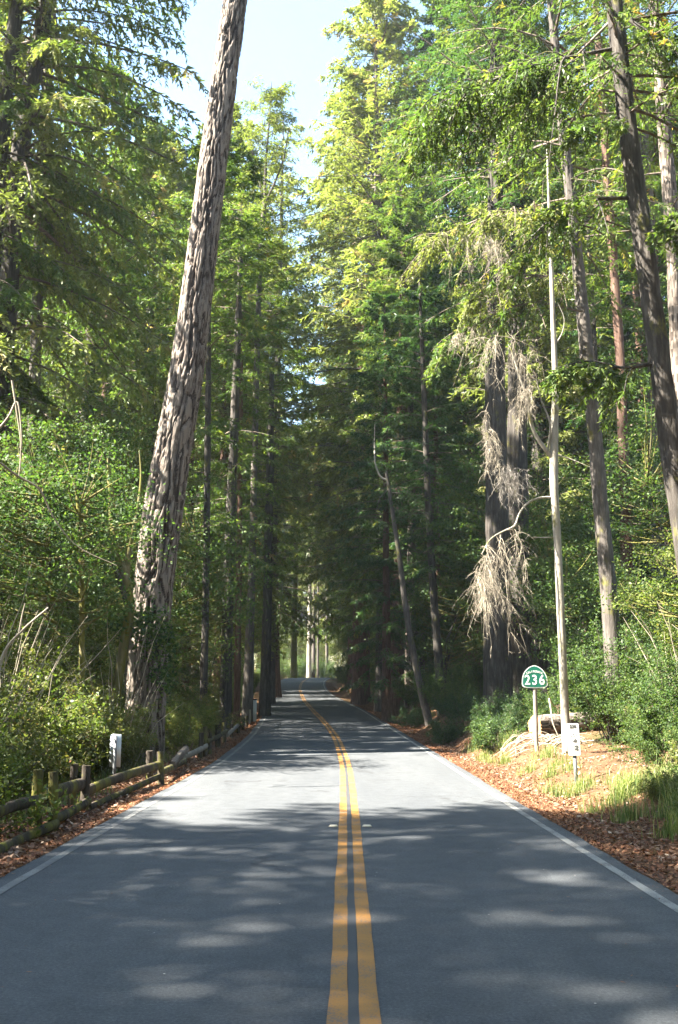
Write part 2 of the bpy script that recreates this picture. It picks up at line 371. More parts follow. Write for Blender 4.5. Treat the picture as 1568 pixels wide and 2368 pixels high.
# ------------------------------------------------------------------ trunks
def bark_tube(P, R, k, depth, mode, seed, cell=(.12, .35), flare=.35, flare_h=1.0):
    """trunk with real relief; P (n,3), R (n)"""
    n = len(P); T = nrm(np.gradient(P, axis=0)); U = nrm(np.cross(T, np.array([0, 1., 0]))); W = np.cross(T, U)
    a = np.arange(k)/k*2*np.pi
    s = np.zeros(n); s[1:] = np.cumsum(np.linalg.norm(np.diff(P, axis=0), axis=1))
    A, Sg = np.meshgrid(a, s); rr = R[:, None]
    cx, cy = np.cos(A), np.sin(A)
    lob = fbm(cx*1.6, cy*1.6, Sg*.12, seed, 2)
    r = rr*(1+.07*fbm(cx*1.3, cy*1.3, Sg*.35, seed+2, 3)) + rr*np.exp(-Sg/flare_h)*flare*(.7+.9*lob)
    if mode == 'furrow':
        kf = .62/cell[0]; w1 = fbm(cx*1.7, cy*1.7, Sg*.9, seed+4, 3)
        ux, uy = cx*float(R.mean())*kf, cy*float(R.mean())*kf
        g1 = fbm(ux+w1*1.2, uy, Sg*.22/cell[1]+w1, seed+5, 3); g2 = fbm(ux*1.9, uy*1.9+w1, Sg*.55/cell[1], seed+15, 2)
        h = sst(.0, .17, np.abs(g1))*(.6+.4*sst(.0, .15, np.abs(g2)))*(.8+.2*vnoise(ux*3, uy*3, Sg*4, seed+6)) + .14*fbm(cx*16, cy*16, Sg*6, seed+8, 3)
    elif mode == 'plate':
        m_ = max(8, int(round(2*np.pi*float(np.mean(R))/cell[0])))
        wob = .55*fbm(cx*3, cy*3, Sg*1.6, seed+5, 3)
        u = A/(2*np.pi)*m_ + wob; v = Sg/cell[1] + wob*.8
        iu, iv = np.floor(u).astype(np.int64), np.floor(v).astype(np.int64)
        f1 = np.full(u.shape, 9.); f2 = np.full(u.shape, 9.); hid = np.zeros(u.shape)
        for du in (-1, 0, 1):
            for dv in (-1, 0, 1):
                hx = _hash((iu+du) % m_, iv+dv, 0*iu, seed); hy = _hash((iu+du) % m_, iv+dv, 0*iu+1, seed)
                d = np.hypot(iu+du+hx-u, iv+dv+hy-v)
                nf = d < f1; f2 = np.where(nf, f1, np.minimum(f2, d)); hid = np.where(nf, hx, hid); f1 = np.where(nf, d, f1)
        h = sst(.02, .32, f2-f1)*(.65+.35*hid) + .18*fbm(cx*12, cy*12, Sg*5, seed+8, 3)
    else:
        g = fbm(cx*R.mean()*9, cy*R.mean()*9, Sg*.35, seed+7, 4); h = np.clip(1-np.abs(g)*3.0, 0, 1)
        h = 1-h; h = h+.15*fbm(cx*14, cy*14, Sg*2, seed+8, 2)
    r = r+depth*(h-.5)
    V = P[:, None]+r[..., None]*(np.cos(A)[..., None]*U[:, None]+np.sin(A)[..., None]*W[:, None])
    i = np.arange(n-1)[:, None]; j = np.arange(k)[None]
    q = np.stack([i*k+j, i*k+(j+1) % k, (i+1)*k+(j+1) % k, (i+1)*k+j], -1).reshape(-1, 4)
    fv = h[:-1].ravel()
    return (V.reshape(-1, 3), q, 0, np.clip(fv, 0, 1))
def trunk_px(pts, Y, ext=(0, 0), below=.3, n=60):
    """pts (px,py,width px) from the base up -> world path and radii; ext: extra metres beyond the top, end radius factor"""
    P = np.array([pix(a, b_, Y) for a, b_, c in pts]); R = np.array([pixw(c, Y)/2 for a, b_, c in pts])
    d = nrm(P[1]-P[0]); g = Hs(P[0][0], P[0][1])
    if P[0][2] > g-below:
        P0 = P[0]-d*((P[0][2]-g+below)/max(d[2], .2)); P = np.vstack([P0, P]); R = np.concatenate([[R[0]], R])
    if ext[0] > 0:
        d = nrm(P[-1]-P[-2]); P = np.vstack([P, P[-1]+d*ext[0]]); R = np.append(R, max(R[-1]*ext[1], .02))
    t = np.zeros(len(P)); t[1:] = np.cumsum(np.linalg.norm(np.diff(P, axis=0), axis=1))
    Q = curve(P, n); tt = np.linspace(0, t[-1], n); return Q, np.interp(tt, t, R)

# ------------------------------------------------------------------ foliage generators
def boughs(rng, P0, az, L, el, dr, nt=14, nl=12, ll=.14, lw=.05, hang=.35, tw=.30, twigw=.010, bare=.12, wr=.012):
    P0 = np.asarray(P0, float); n = len(P0); dh = np.stack([np.cos(az), np.sin(az), 0*az], -1); z = np.array([0, 0, 1.])
    sd = np.stack([-np.sin(az), np.cos(az), 0*az], -1); wig = rng.normal(0, .12, n)
    def B(s):   # s (n,k)
        return P0[:, None]+dh[:, None]*(L*np.cos(el))[:, None, None]*s[..., None]+sd[:, None]*(wig*L)[:, None, None]*(s**2)[..., None]+z*(L[:, None]*np.sin(el)[:, None]*s-dr[:, None]*L[:, None]*s**2)[..., None]
    g = np.repeat(np.linspace(0, 1, 6)[None], n, 0); path = B(g); rad = (L[:, None]*wr)*(1-.85*g)+.003
    s = bare+(1-bare)*((np.arange(nt)[None]+rng.random((n, nt)))/nt)**.85
    b0 = B(s); T = nrm(B(s+.02)-b0); side = np.where(np.arange(nt) % 2 == 0, 1., -1.)[None, :, None]
    Sv = nrm(np.cross(T, z))*side
    d = nrm(.6*T+.75*Sv*(.6+.6*rng.random((n, nt, 1)))+z*(-.1-hang*rng.random((n, nt, 1)))+rng.normal(0, .12, (n, nt, 3)))
    tl = tw*L[:, None]*(1.05-.72*s)*(.55+.7*rng.random((n, nt)))+.08
    q = (.08+.92*(np.arange(nl)+.5)/nl)[None, None]
    sag = (hang*tl*.6)[..., None]*q**2
    pos = b0[:, :, None]+d[:, :, None]*(tl[..., None]*q)[..., None]-z*sag[..., None]
    dt = nrm(d[:, :, None]-z*(hang*1.2*q)[..., None])
    nn = nrm(z+rng.normal(0, .45, (n, nt, nl, 3)))
    ps = np.where(np.arange(nl) % 2 == 0, 1., -1.)[None, None, :, None]
    pv = nrm(np.cross(dt, nn))*ps
    ld = nrm(.75*dt+.65*pv+rng.normal(0, .22, (n, nt, nl, 3)))
    size = (.65+.7*rng.random((n, nt, nl, 1)))*(1.1-.5*q[..., None])
    wv = nrm(np.cross(ld, nn))*lw*.5*size
    mid = pos+ld*ll*size*.35
    tri = np.stack([pos-.0*wv, mid+wv, pos+ld*ll*size, mid-wv], 3)     # narrow kites
    bv = rng.random((n, 1, 1)); v = np.clip(.28*bv+.32*rng.random((n, nt, 1))+.40*rng.random((n, nt, nl)), 0, 1)
    dead = rng.random((n, nt, 1)) < .045; v = np.where(dead, .985, np.minimum(v, .95))
    tip = b0+d*tl[..., None]-z*(hang*tl*.6)[..., None]; wv2 = nrm(np.cross(d, z))*twigw
    tw_ = np.stack([b0-wv2, b0+wv2, tip], 2)
    return tri.reshape(-1, 4, 3), v.ravel(), path, rad, tw_.reshape(-1, 3, 3)

def as_tris(q, v):      # kite -> one triangle (far trees)
    c = (q[:, 0]+q[:, 2])*.5
    return np.stack([q[:, 0]+(q[:, 3]-c)*.35, q[:, 1]+(q[:, 1]-c)*.35, q[:, 2]], 1), v

def conifer_crown(seed, Hh, z0, R, nb, nt, nl, ll, lw, hang=.35, dr=.22, top=.55, tip=1.0, axis_path=None, tris=False, el0=-.05, gap=.0, keep=None, name='crown', mats=('needle_dark', 'wood_twig')):
    rng = np.random.default_rng(seed)
    u = np.sort(rng.random(nb))**.92; z = z0+(Hh*tip-z0)*u
    az = np.arange(nb)*2.39996+rng.normal(0, .5, nb)
    prof = (1-u)**.42*(.62+.38*np.minimum(1, u*3.5)); cl = vnoise(np.cos(az)*1.3+5, np.sin(az)*1.3+5, z*.28, seed+40)
    L = R*prof*(.40+.45*rng.random(nb)+.55*cl)+.25
    el = el0+top*u+rng.normal(0, .12, nb); drr = dr*(1.1-.6*u)*(.6+.8*rng.random(nb))
    if gap > 0:
        kp = vnoise(az*1.3, z*.45, 0, seed) > gap; az, L, el, drr, z, u = [a[kp] for a in (az, L, el, drr, z, u)]
    if axis_path is None: P0 = np.stack([0*z, 0*z, z], -1)
    else: P0 = np.stack([np.interp(z, axis_path[:, 2], axis_path[:, c]) for c in range(3)], -1); P0[:, 2] = z
    if keep is not None:
        kp = keep(P0, az, L); az, L, el, drr, P0 = az[kp], L[kp], el[kp], drr[kp], P0[kp]
    q, v, path, rad, tw_ = boughs(rng, P0, az, L, el, drr, nt, nl, ll, lw, hang)
    v = v
    parts = []
    if tris: t_, v_ = as_tris(q, v); parts.append(tri_part(t_, 0, v_))
    else: parts.append(quad_part(q, 0, v))
    V, Fq = tubes(path, rad, 3); parts.append((V, Fq, 1, None)); parts.append(tri_part(tw_, 1))
    return mesh_np(name, parts, list(mats))

def lib_trunk(Hh, r0, k=14, n=26, seed=0, bend=.15, name='trunk', mat='bark_redwood', flare=.5):
    s = np.linspace(0, 1, n)**1.3; rng = np.random.default_rng(seed); ph = rng.random(2)*6
    P = np.stack([bend*np.sin(s*3+ph[0])-bend*np.sin(ph[0]), bend*np.sin(s*2.3+ph[1])-bend*np.sin(ph[1]), s*Hh-.4], -1); R = r0*(1-s)**.75*.96+.02
    return smooth(mesh_np(name, [bark_tube(P, R, k, r0*.08, 'fibre', seed, flare=flare, flare_h=.8)], [mat]))

def leaf_quads(rng, C, size, up=.6):
    n = len(C); nv = nrm(np.array([0, 0, up])+rng.normal(0, .5, (n, 3))); a = nrm(np.cross(nv, rng.normal(0, 1, (n, 3)))); b_ = np.cross(nv, a)
    s = size*(.6+.8*rng.random((n, 1)))
    return np.stack([C-a*s*.5, C+b_*s*.27-a*s*.02, C+a*s*.5, C-b_*s*.27+a*s*.06], 1)

def broad_tree(seed, Hh, R, z0, nclump, nleaf, size, stems=2, r0=.14, lean=.25, flat=.45, cr=.55, names=('trunk', 'crown'), mats=('leaf_green', 'bark_moss')):
    rng = np.random.default_rng(seed); sp = []; st = []
    for k in range(stems):
        a = rng.random()*6.28; l = lean*Hh*(.4+.8*rng.random()); n = 8; s = np.linspace(0, 1, n)
        P = np.stack([np.cos(a)*l*s**1.5+.12*np.cumsum(rng.normal(0, 1, n))*.6, np.sin(a)*l*s**1.5+.12*np.cumsum(rng.normal(0, 1, n))*.6, s*Hh*(.60+.2*rng.random())-.3], -1)
        P[0, :2] = rng.normal(0, .1, 2); P = curve(P, 18); st.append(P); Rr = r0*(1-.93*np.linspace(0, 1, 18))*(.7+.4*rng.random())
        sp.append(bark_tube(P, Rr, 9, r0*.06, 'fibre', seed+k, flare=.3, flare_h=.4))
    tr = smooth(mesh_np(names[0], sp, [mats[1]]))
    A = np.concatenate(st)
    d = nrm(rng.normal(0, 1, (nclump, 3))); rr = rng.random((nclump, 1))**.42
    c = d*rr*np.array([R, R, (Hh-z0)*.5])+np.array([0, 0, (Hh+z0)*.5]); c[:, :2] += np.mean([P[-1, :2] for P in st], axis=0)*.8
    # limb paths from the nearest stem point below
    paths = []
    for p in c:
        w = np.linalg.norm(A-p, axis=1)+np.where(A[:, 2] > p[2]-.3, 3, 0); a0 = A[np.argmin(w)]
        t = np.linspace(0, 1, 5)[:, None]; mid_ = (a0+p)/2+np.array([0, 0, -.1*np.linalg.norm(p-a0)])+rng.normal(0, .12, 3)
        paths.append((1-t)**2*a0+2*t*(1-t)*mid_+t*t*p)
    paths = np.array(paths); rad = np.linspace(.028, .006, 5)[None]*(.6+.8*rng.random((nclump, 1)))
    V, Fq = tubes(paths, rad, 4)
    C = (c[:, None]+rng.normal(0, 1, (nclump, nleaf, 3))*np.array([cr, cr, cr*flat])*(.6+.8*rng.random((nclump, 1, 1)))).reshape(-1, 3)
    v = np.clip(.35*np.repeat(rng.random(nclump), nleaf)+.65*rng.random(nclump*nleaf), 0, .97)
    # fine twigs from the clump centre to some of the leaves
    k = max(3, nleaf//9); tp = C.reshape(nclump, nleaf, 3)[:, :k]; b0 = np.repeat(c[:, None], k, 1); ww = np.array([.006, .004, 0])
    tw_ = np.stack([b0-ww, b0+ww, tp], 2).reshape(-1, 3, 3)
    crn = mesh_np(names[1], [quad_part(leaf_quads(rng, C, size), 0, v), (V, Fq, 1, None), tri_part(tw_, 1)], list(mats))
    return tr, crn

def shrub_lib(seed, Hh, R, nst, ntw, nleaf, size, mats=('leaf_bush', 'wood_twig'), up=.5):
    rng = np.random.default_rng(seed)
    a = rng.random(nst)*6.28; l = R*(.25+.75*rng.random(nst)); s = np.linspace(0, 1, 6)[None]
    hh = Hh*(.55+.5*rng.random(nst))*(1.1-.45*(l/R)**2)
    b0 = np.stack([np.cos(a)*l*.25, np.sin(a)*l*.25, 0*a-.15], -1)
    P = np.stack([b0[:, 0, None]+np.cos(a)[:, None]*l[:, None]*s**1.2*.8, b0[:, 1, None]+np.sin(a)[:, None]*l[:, None]*s**1.2*.8, b0[:, 2, None]+hh[:, None]*s**.85], -1)
    P = P+np.cumsum(rng.normal(0, .03*Hh**.5, P.shape), axis=1)*np.minimum(s[..., None]*3, 1)
    V, Fq = tubes(P, .013*(1-.8*s)*np.ones((nst, 1)), 4)
    st = smooth(mesh_np('stem', [(V, Fq, 0, None)], [mats[1]]))
    # twigs along the stems
    si = rng.integers(0, nst, nst*ntw); t = .22+.78*rng.random(nst*ntw)**.8; f = t*5; i0 = np.minimum(f.astype(int), 4); fr = (f-i0)[:, None]
    p0 = P[si, i0]*(1-fr)+P[si, i0+1]*fr; d = nrm(rng.normal(0, 1, (nst*ntw, 3))+np.array([0, 0, .35])+.7*nrm(p0*np.array([1, 1, 0]))); tl = (.14+.22*rng.random(nst*ntw))*Hh**.5
    p1 = p0+d*tl[:, None]; ww = np.cross(d, [0, 0, 1.])*.004; tw_ = np.stack([p0-ww, p0+ww, p1], 1)
    q = rng.random((nst*ntw, nleaf, 1))*.95+.1
    C = (p0[:, None]*(1-q)+p1[:, None]*q+rng.normal(0, .035, (nst*ntw, nleaf, 3))).reshape(-1, 3)
    v = np.clip(.45*np.repeat(rng.random(nst*ntw), nleaf)+.6*rng.random(len(C)), 0, 1)
    fo = mesh_np('foliage', [quad_part(leaf_quads(rng, C, size, up), 0, v), tri_part(tw_, 1)], list(mats))
    return st, fo

# ------------------------------------------------------------------ library of trees and shrubs
LIB = {}
LIB['red_a'] = (lib_trunk(34, .42, seed=1), conifer_crown(11, 33.5, 5, 5.8, 330, 16, 13, .34, .13, hang=.5, tris=True, gap=.38), 34)
LIB['red_b'] = (lib_trunk(34, .50, seed=2), conifer_crown(12, 33.5, 9, 6.2, 320, 16, 13, .34, .13, hang=.35, tris=True, gap=.40), 34)
LIB['red_c'] = (lib_trunk(34, .36, seed=3), conifer_crown(13, 33.5, 3, 5.0, 320, 15, 13, .32, .13, hang=.55, tris=True, gap=.36), 34)
LIB['fir_a'] = (lib_trunk(26, .24, seed=4), conifer_crown(14, 25.8, 3.0, 4.2, 240, 14, 12, .26, .11, hang=.3, tris=True, gap=.36), 26)
LIB['far_a'] = (lib_trunk(42, .55, seed=5), conifer_crown(15, 41.5, 6, 7.6, 330, 13, 10, .60, .24, hang=.35, tris=True, gap=.36), 42)
LIB['far_b'] = (lib_trunk(42, .50, seed=6), conifer_crown(16, 41.5, 9, 6.8, 300, 13, 10, .60, .24, hang=.5, tris=True, gap=.38), 42)
LIB['bare_a'] = (lib_trunk(38, .40, seed=7, flare=.3), conifer_crown(17, 37.5, 15, 4.8, 190, 13, 12, .34, .14, hang=.35, tris=True, gap=.35), 38)
LIB['airy'] = (lib_trunk(30, .26, seed=9, flare=.3), conifer_crown(19, 29.5, 9, 4.6, 150, 14, 12, .26, .10, hang=.5, tris=True, gap=.40), 30)
LIB['broad_a'] = (*broad_tree(21, 9.5, 3.3, 2.2, 150, 120, .105, 3, cr=.40), 9.5)
LIB['broad_b'] = (*broad_tree(22, 12, 3.6, 4.0, 170, 120, .115, 2, r0=.18, cr=.42), 12)
LIB['broad_c'] = (*broad_tree(23, 6.5, 2.5, 1.2, 120, 120, .09, 3, r0=.09, cr=.33), 6.5)
LIB['bush_a'] = (*shrub_lib(31, 2.3, 1.5, 34, 30, 26, .050), 2.3)
LIB['bush_b'] = (*shrub_lib(32, 1.7, 1.4, 30, 28, 26, .048), 1.7)
LIB['fern_a'] = (*shrub_lib(33, 1.0, .9, 20, 18, 14, .060, mats=('leaf_green', 'wood_twig')), 1.0)

def place(kind, x, y, s, rz, label, cat, group=None, leaf=None, bark=None, lean=(0, 0), name=None, sxy=1.0, z=None, relabel=None):
    a, c, hh = LIB[kind]
    if relabel: label = relabel(leaf, bark)
    nm = name or {'r': 'conifer_tree', 'f': 'conifer_tree', 'b': 'broadleaf_tree'}.get(kind[0], 'shrub')
    if kind[:4] in ('bush', 'fern'): nm = name or 'shrub'
    if kind[:4] in ('bare', 'airy', 'grea'): nm = name or 'conifer_tree'
    e = thing(nm, (x, y, (Hs(x, y) if z is None else z)-.03), label, cat, group)
    e.scale = (s*sxy, s*sxy, s); e.rotation_euler = (lean[0], lean[1], rz)
    t = link(a.name.split('.')[0], a, e); f = link(c.name.split('.')[0], c, e)
    if bark: t.material_slots[0].link = 'OBJECT'; t.material_slots[0].material = M[bark]
    if leaf: f.material_slots[0].link = 'OBJECT'; f.material_slots[0].material = M[leaf]
    return e

def hero(name, label, pts, Y, mat, ext=(8, .5), k=24, n=90, depth=.02, mode='fibre', seed=0, crown=None, cat='tree', flare=.3, cell=(.12, .35), group=None):
    """a tree whose trunk follows the photograph; crown = dict of conifer_crown arguments in world heights"""
    P, R = trunk_px(pts, Y, ext, n=n); base = np.array([P[0][0], P[0][1], Hs(P[0][0], P[0][1])])
    e = thing(name, base, label, cat, group)
    link('trunk', smooth(mesh_np('trunk', [bark_tube(P-base, R, k, depth, mode, seed, flare=flare, cell=cell)], [mat])), e)
    if crown:
        c = dict(crown); mats = c.pop('mats', ('needle_mid', 'wood_twig'))
        link('crown', conifer_crown(axis_path=P-base, mats=mats, **c), e)
    return e, base, P, R
def bough_part(e, base, pxpts, Y0, Y1, seed, nt=30, nl=12, ll=.14, lw=.045, hang=.5, r=.035, leaf='needle_mid', wood='bark_dark', name='branch', dens=.36, bare=.1):
    """one branch drawn through pixels; its sprays hang along it"""
    rng = np.random.default_rng(seed); k = len(pxpts)
    P = np.array([pix(a, b_, Y0+(Y1-Y0)*i/(k-1)) for i, (a, b_) in enumerate(pxpts)])-base
    Q = curve(P, 22); L = np.linalg.norm(np.diff(Q, axis=0), axis=1).sum()
    s = np.sort(rng.random(nt))*(1-bare)+bare; b0 = np.stack([np.interp(s, np.linspace(0, 1, 22), Q[:, c]) for c in range(3)], -1)
    T = nrm(Q[-1]-Q[0]); az0 = math.atan2(T[1], T[0]); az = az0+rng.choice([-1, 1], nt)*(.5+.7*rng.random(nt))
    Lb = L*dens*(1.15-.6*s)*(.5+.8*rng.random(nt))
    q, v, path, rad, tw_ = boughs(rng, b0, az, Lb, rng.normal(-.25, .3, nt), .3+.5*rng.random(nt), 7, nl, ll, lw, hang, tw=.34, bare=.05)
    parts = [quad_part(q, 0, v), tube_part(Q, np.linspace(r, r*.25, 22), 7, 1)]
    V, Fq = tubes(path, rad, 3); parts.append((V, Fq, 1, None)); parts.append(tri_part(tw_, 1))
    return link(name, mesh_np(name, parts, [leaf, wood]), e)
def bare_branch(e, base, pxpts, Y0, Y1, r0, r1, mat, name='branch', k=7, n=24):
    m_ = len(pxpts); P = np.array([pix(a, b_, Y0+(Y1-Y0)*i/(m_-1)) for i, (a, b_) in enumerate(pxpts)])-base
    Q = curve(P, n); return link(name, smooth(mesh_np(name, [tube_part(Q, np.linspace(r0, r1, n), k, 0)], [mat])), e)
def dead_spray(e, base, pxpts, Y, n, lpx, sway, seed, mat='wood_dead', name='dead_spray', r=.0048):
    """a curtain of dead twigs hanging from a path"""
    rng = np.random.default_rng(seed); P = np.array([pix(a, b_, Y) for a, b_ in pxpts])-base; Q = curve(P, 30); Lb = pixw(lpx, Y)
    ns = max(5, n//16); i = rng.integers(0, 30, ns); s8 = np.linspace(0, 1, 8)[None, :, None]; z_ = np.array([0, 0, 1.])
    d0 = np.stack([sway+rng.normal(0, .5, ns), rng.normal(0, .4, ns), rng.normal(-.35, .45, ns)], -1)[:, None]; Ls = (Lb*(.25+.75*rng.random(ns)**1.4))[:, None, None]
    sub = Q[i][:, None]+Ls*(d0*(s8-.4*s8**2)-z_*s8**1.7*(.5+.5*rng.random((ns, 1, 1))))+np.cumsum(rng.normal(0, .012, (ns, 8, 3)), axis=1)
    j = rng.integers(0, ns, n); t = rng.integers(1, 8, n); p0 = sub[j, t]; tg = nrm(sub[j, t]-sub[j, t-1]); L = Lb*(.10+.34*rng.random(n)**1.3)
    dd = nrm(tg*.55+rng.normal(0, .5, (n, 3))-z_*.1)[:, None]
    path = p0[:, None]+L[:, None, None]*(dd*s8-z_*(s8**1.8)*(.3+.7*rng.random((n, 1, 1)))); path = path+np.cumsum(rng.normal(0, .010, path.shape), axis=1)
    path = np.concatenate([sub, path]); n = len(path); s = s8
    V, Fq = tubes(path, r*(1-.75*s[..., 0])*(.5+.7*rng.random((n, 1)))*np.where(np.arange(n)[:, None] < ns, 1.8, 1), 3)
    # side twiglets
    m_ = n*4; a = rng.integers(0, n, m_); b_ = rng.integers(2, 8, m_); q0 = path[a, b_]; dd = nrm(rng.normal(0, 1, (m_, 3))+np.array([0, 0, -1.1]))*(.06+.14*rng.random((m_, 1)))
    ww = np.array([.004, 0, 0]); tw_ = np.stack([q0-ww, q0+ww, q0+dd], 1)
    return link(name, mesh_np(name, [(V, Fq, 0, None), tri_part(tw_, 0)], [mat]), e)

# ================================================================== LEFT SIDE
# the big leaning trunk
e, b0, P, R = hero('fir_tree', 'huge furrowed trunk leaning right beside the fence',
     [(332, 1745, 84), (338, 1600, 84), (347, 1450, 82), (360, 1320, 84), (378, 1180, 88), (400, 1040, 82), (425, 900, 78), (446, 750, 72), (465, 600, 68), (484, 450, 64), (503, 300, 62), (524, 150, 58), (545, 0, 55)],
     27.0, 'bark_hero', (12, .6), k=200, n=620, depth=.10, mode='furrow', seed=3, flare=.16, cell=(.062, .20),
     crown=dict(seed=41, Hh=35, z0=24, R=3.6, nb=60, nt=14, nl=10, ll=.2, lw=.08, tris=True))
# leafy sprigs growing out in front of that trunk
rng = np.random.default_rng(5)
C = []
for (px, py, sx, sy, n) in ((300, 1450, 50, 22, 500), (345, 1470, 30, 45, 420), (385, 1480, 25, 40, 420), (370, 1560, 22, 35, 260), (330, 1420, 45, 20, 300), (395, 1560, 14, 50, 200)):
    g = rng.normal(0, 1, (n, 3)); c = pix(px, py, 25.8); C.append(c+g*np.array([pixw(sx, 25.8)*.6, .35, pixw(sy, 25.8)*.6]))
C = np.concatenate(C)-b0
stp = [curve(np.array([pix(a, b_, 25.7) for a, b_ in q])-b0, 12) for q in (((300, 1720), (290, 1600), (300, 1480), (330, 1400)), ((300, 1720), (330, 1560), (380, 1500), (400, 1430)), ((330, 1700), (350, 1600), (372, 1540), (360, 1480)))]
shb = thing('sapling', b0+np.array([-.3, -1.2, 0]), 'leafy green sapling growing in front of the leaning trunk', 'sapling')
off = np.array([-.3, -1.2, 0])
link('stem', mesh_np('stem', [tube_part(np.array(stp)-off, np.linspace(.022, .006, 12)[None]*np.ones((3, 1)), 5, 0)], ['wood_twig']), shb)
link('foliage', mesh_np('foliage', [quad_part(leaf_quads(rng, C-off, .12), 0, rng.random(len(C)))], ['leaf_green']), shb)

# slim forked grey trunk with the airy light-green top
e, b0, P, R = hero('alder_tree', 'slim pale grey trunk behind the leaning tree, forking high into an airy light green top',
     [(572, 1640, 24), (580, 1400, 19), (585, 1250, 17), (590, 1000, 15), (598, 700, 13), (606, 520, 11), (612, 470, 10)], 47, 'bark_grey', (0, 0), k=14, n=70, depth=.01, seed=4)
bare_branch(e, b0, [(611, 475), (632, 430), (655, 370), (668, 300)], 47, 47, .08, .02, 'bark_grey')
bare_branch(e, b0, [(611, 475), (600, 420), (588, 370), (572, 300)], 47, 47, .08, .02, 'bark_grey')
bare_branch(e, b0, [(611, 475), (615, 380), (622, 290), (628, 190)], 47, 47, .09, .02, 'bark_grey')
rng = np.random.default_rng(77); nb = 170; u = rng.random(nb)
top = np.array([pix(x_, y_, 47) for x_, y_ in zip(615+rng.normal(0, 10, nb), 200+u*420)])-b0
q, v, path, rad, tw_ = boughs(rng, top, rng.random(nb)*6.28, 1.0+1.5*np.sqrt(u)*rng.random(nb)+.2, rng.normal(.35, .2, nb), .15+0*u, 10, 9, .17, .06, .4, wr=.006)
V, Fq = tubes(path, rad, 3)
link('crown', mesh_np('crown', [quad_part(q, 0, v), (V, Fq, 1, None), tri_part(tw_, 1)], ['needle_light', 'bark_grey']), e)

# near left conifers whose boughs fill the top left corner
cr = dict(nb=220, nt=22, nl=16, ll=.26, lw=.13, hang=.7, dr=.34, tris=True, el0=-.25, gap=.30)
hero('fir_tree', 'dark trunk near the left edge with drooping boughs reaching to the leaning tree',
     [(-25, 1700, 46), (0, 1000, 44), (18, 700, 44), (32, 500, 44), (62, 250, 42), (95, 80, 40), (105, 0, 38)], 30, 'bark_dark', (8, .4), k=28, n=80, depth=.03, seed=6,
     crown=dict(cr, seed=51, Hh=36, z0=8.0, R=7.0, mats=('needle_light', 'wood_twig')))  # lighter needle colour makes up for sun missing on the left wall
hero('fir_tree', 'grey sunlit trunk just behind the dark one at the left edge',
     [(70, 1650, 30), (80, 900, 28), (90, 600, 28), (100, 350, 27), (112, 150, 26), (120, 0, 25)], 35, 'bark_grey', (9, .4), k=22, n=70, depth=.02, seed=8,
     crown=dict(cr, seed=52, Hh=42, z0=17, R=5.0, nb=150, gap=.42))
hero('fir_tree', 'shaded trunk cut by the left picture edge',
     [(-60, 1650, 40), (-30, 900, 40), (5, 300, 38), (35, 50, 36)], 29, 'bark_dark', (8, .5), k=20, n=60, depth=.025, seed=9,
     crown=dict(cr, seed=53, Hh=33, z0=12, R=4.4, nb=90))
# dark trunks down the left side of the road
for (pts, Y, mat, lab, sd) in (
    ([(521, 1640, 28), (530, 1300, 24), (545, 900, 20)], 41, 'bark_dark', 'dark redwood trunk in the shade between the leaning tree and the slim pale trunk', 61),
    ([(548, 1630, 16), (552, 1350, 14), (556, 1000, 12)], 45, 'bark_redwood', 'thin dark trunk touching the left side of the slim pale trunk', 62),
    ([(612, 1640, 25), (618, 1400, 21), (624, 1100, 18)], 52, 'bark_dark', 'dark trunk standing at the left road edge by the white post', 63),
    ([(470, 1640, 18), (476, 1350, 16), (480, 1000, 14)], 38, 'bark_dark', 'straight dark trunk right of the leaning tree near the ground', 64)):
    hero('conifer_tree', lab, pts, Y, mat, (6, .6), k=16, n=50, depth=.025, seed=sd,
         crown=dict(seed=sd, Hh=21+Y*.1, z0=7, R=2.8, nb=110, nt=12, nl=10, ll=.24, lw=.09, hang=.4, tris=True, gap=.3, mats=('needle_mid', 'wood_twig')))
# mossy curved trunks
e, b0, P, R = hero('bay_tree', 'mossy forked trunk bent like a Y, left of the leaning tree',
     [(285, 1500, 20), (300, 1400, 21), (288, 1330, 21), (272, 1270, 20), (262, 1200, 20), (254, 1110, 12), (250, 1060, 4)], 25.5, 'bark_moss', (0, 0), k=16, n=50, depth=.02, seed=10)
bare_branch(e, b0, [(290, 1345), (302, 1250), (318, 1180), (326, 1100), (322, 1040)], 25.5, 25.8, .10, .012, 'bark_moss', k=9)
bare_branch(e, b0, [(296, 1400), (272, 1330), (240, 1260), (205, 1235)], 25.5, 25, .09, .03, 'bark_dark', k=8)
c = LIB['broad_b'][1]; cc = link('crown', c, e); cc.location = (-1.4, 2.4, 1.5); cc.scale = (.62, .62, .75)
e, b0, P, R = hero('bay_tree', 'thin mossy trunk curving into the sun at the far left',
     [(190, 1560, 14), (188, 1300, 12), (183, 1180, 11), (172, 1120, 8), (155, 1080, 3)], 23, 'bark_moss', (.6, .2), k=12, n=50, depth=.012, seed=11)
cc = link('crown', LIB['broad_c'][1], e); cc.location = (-.4, .4, 1.8)
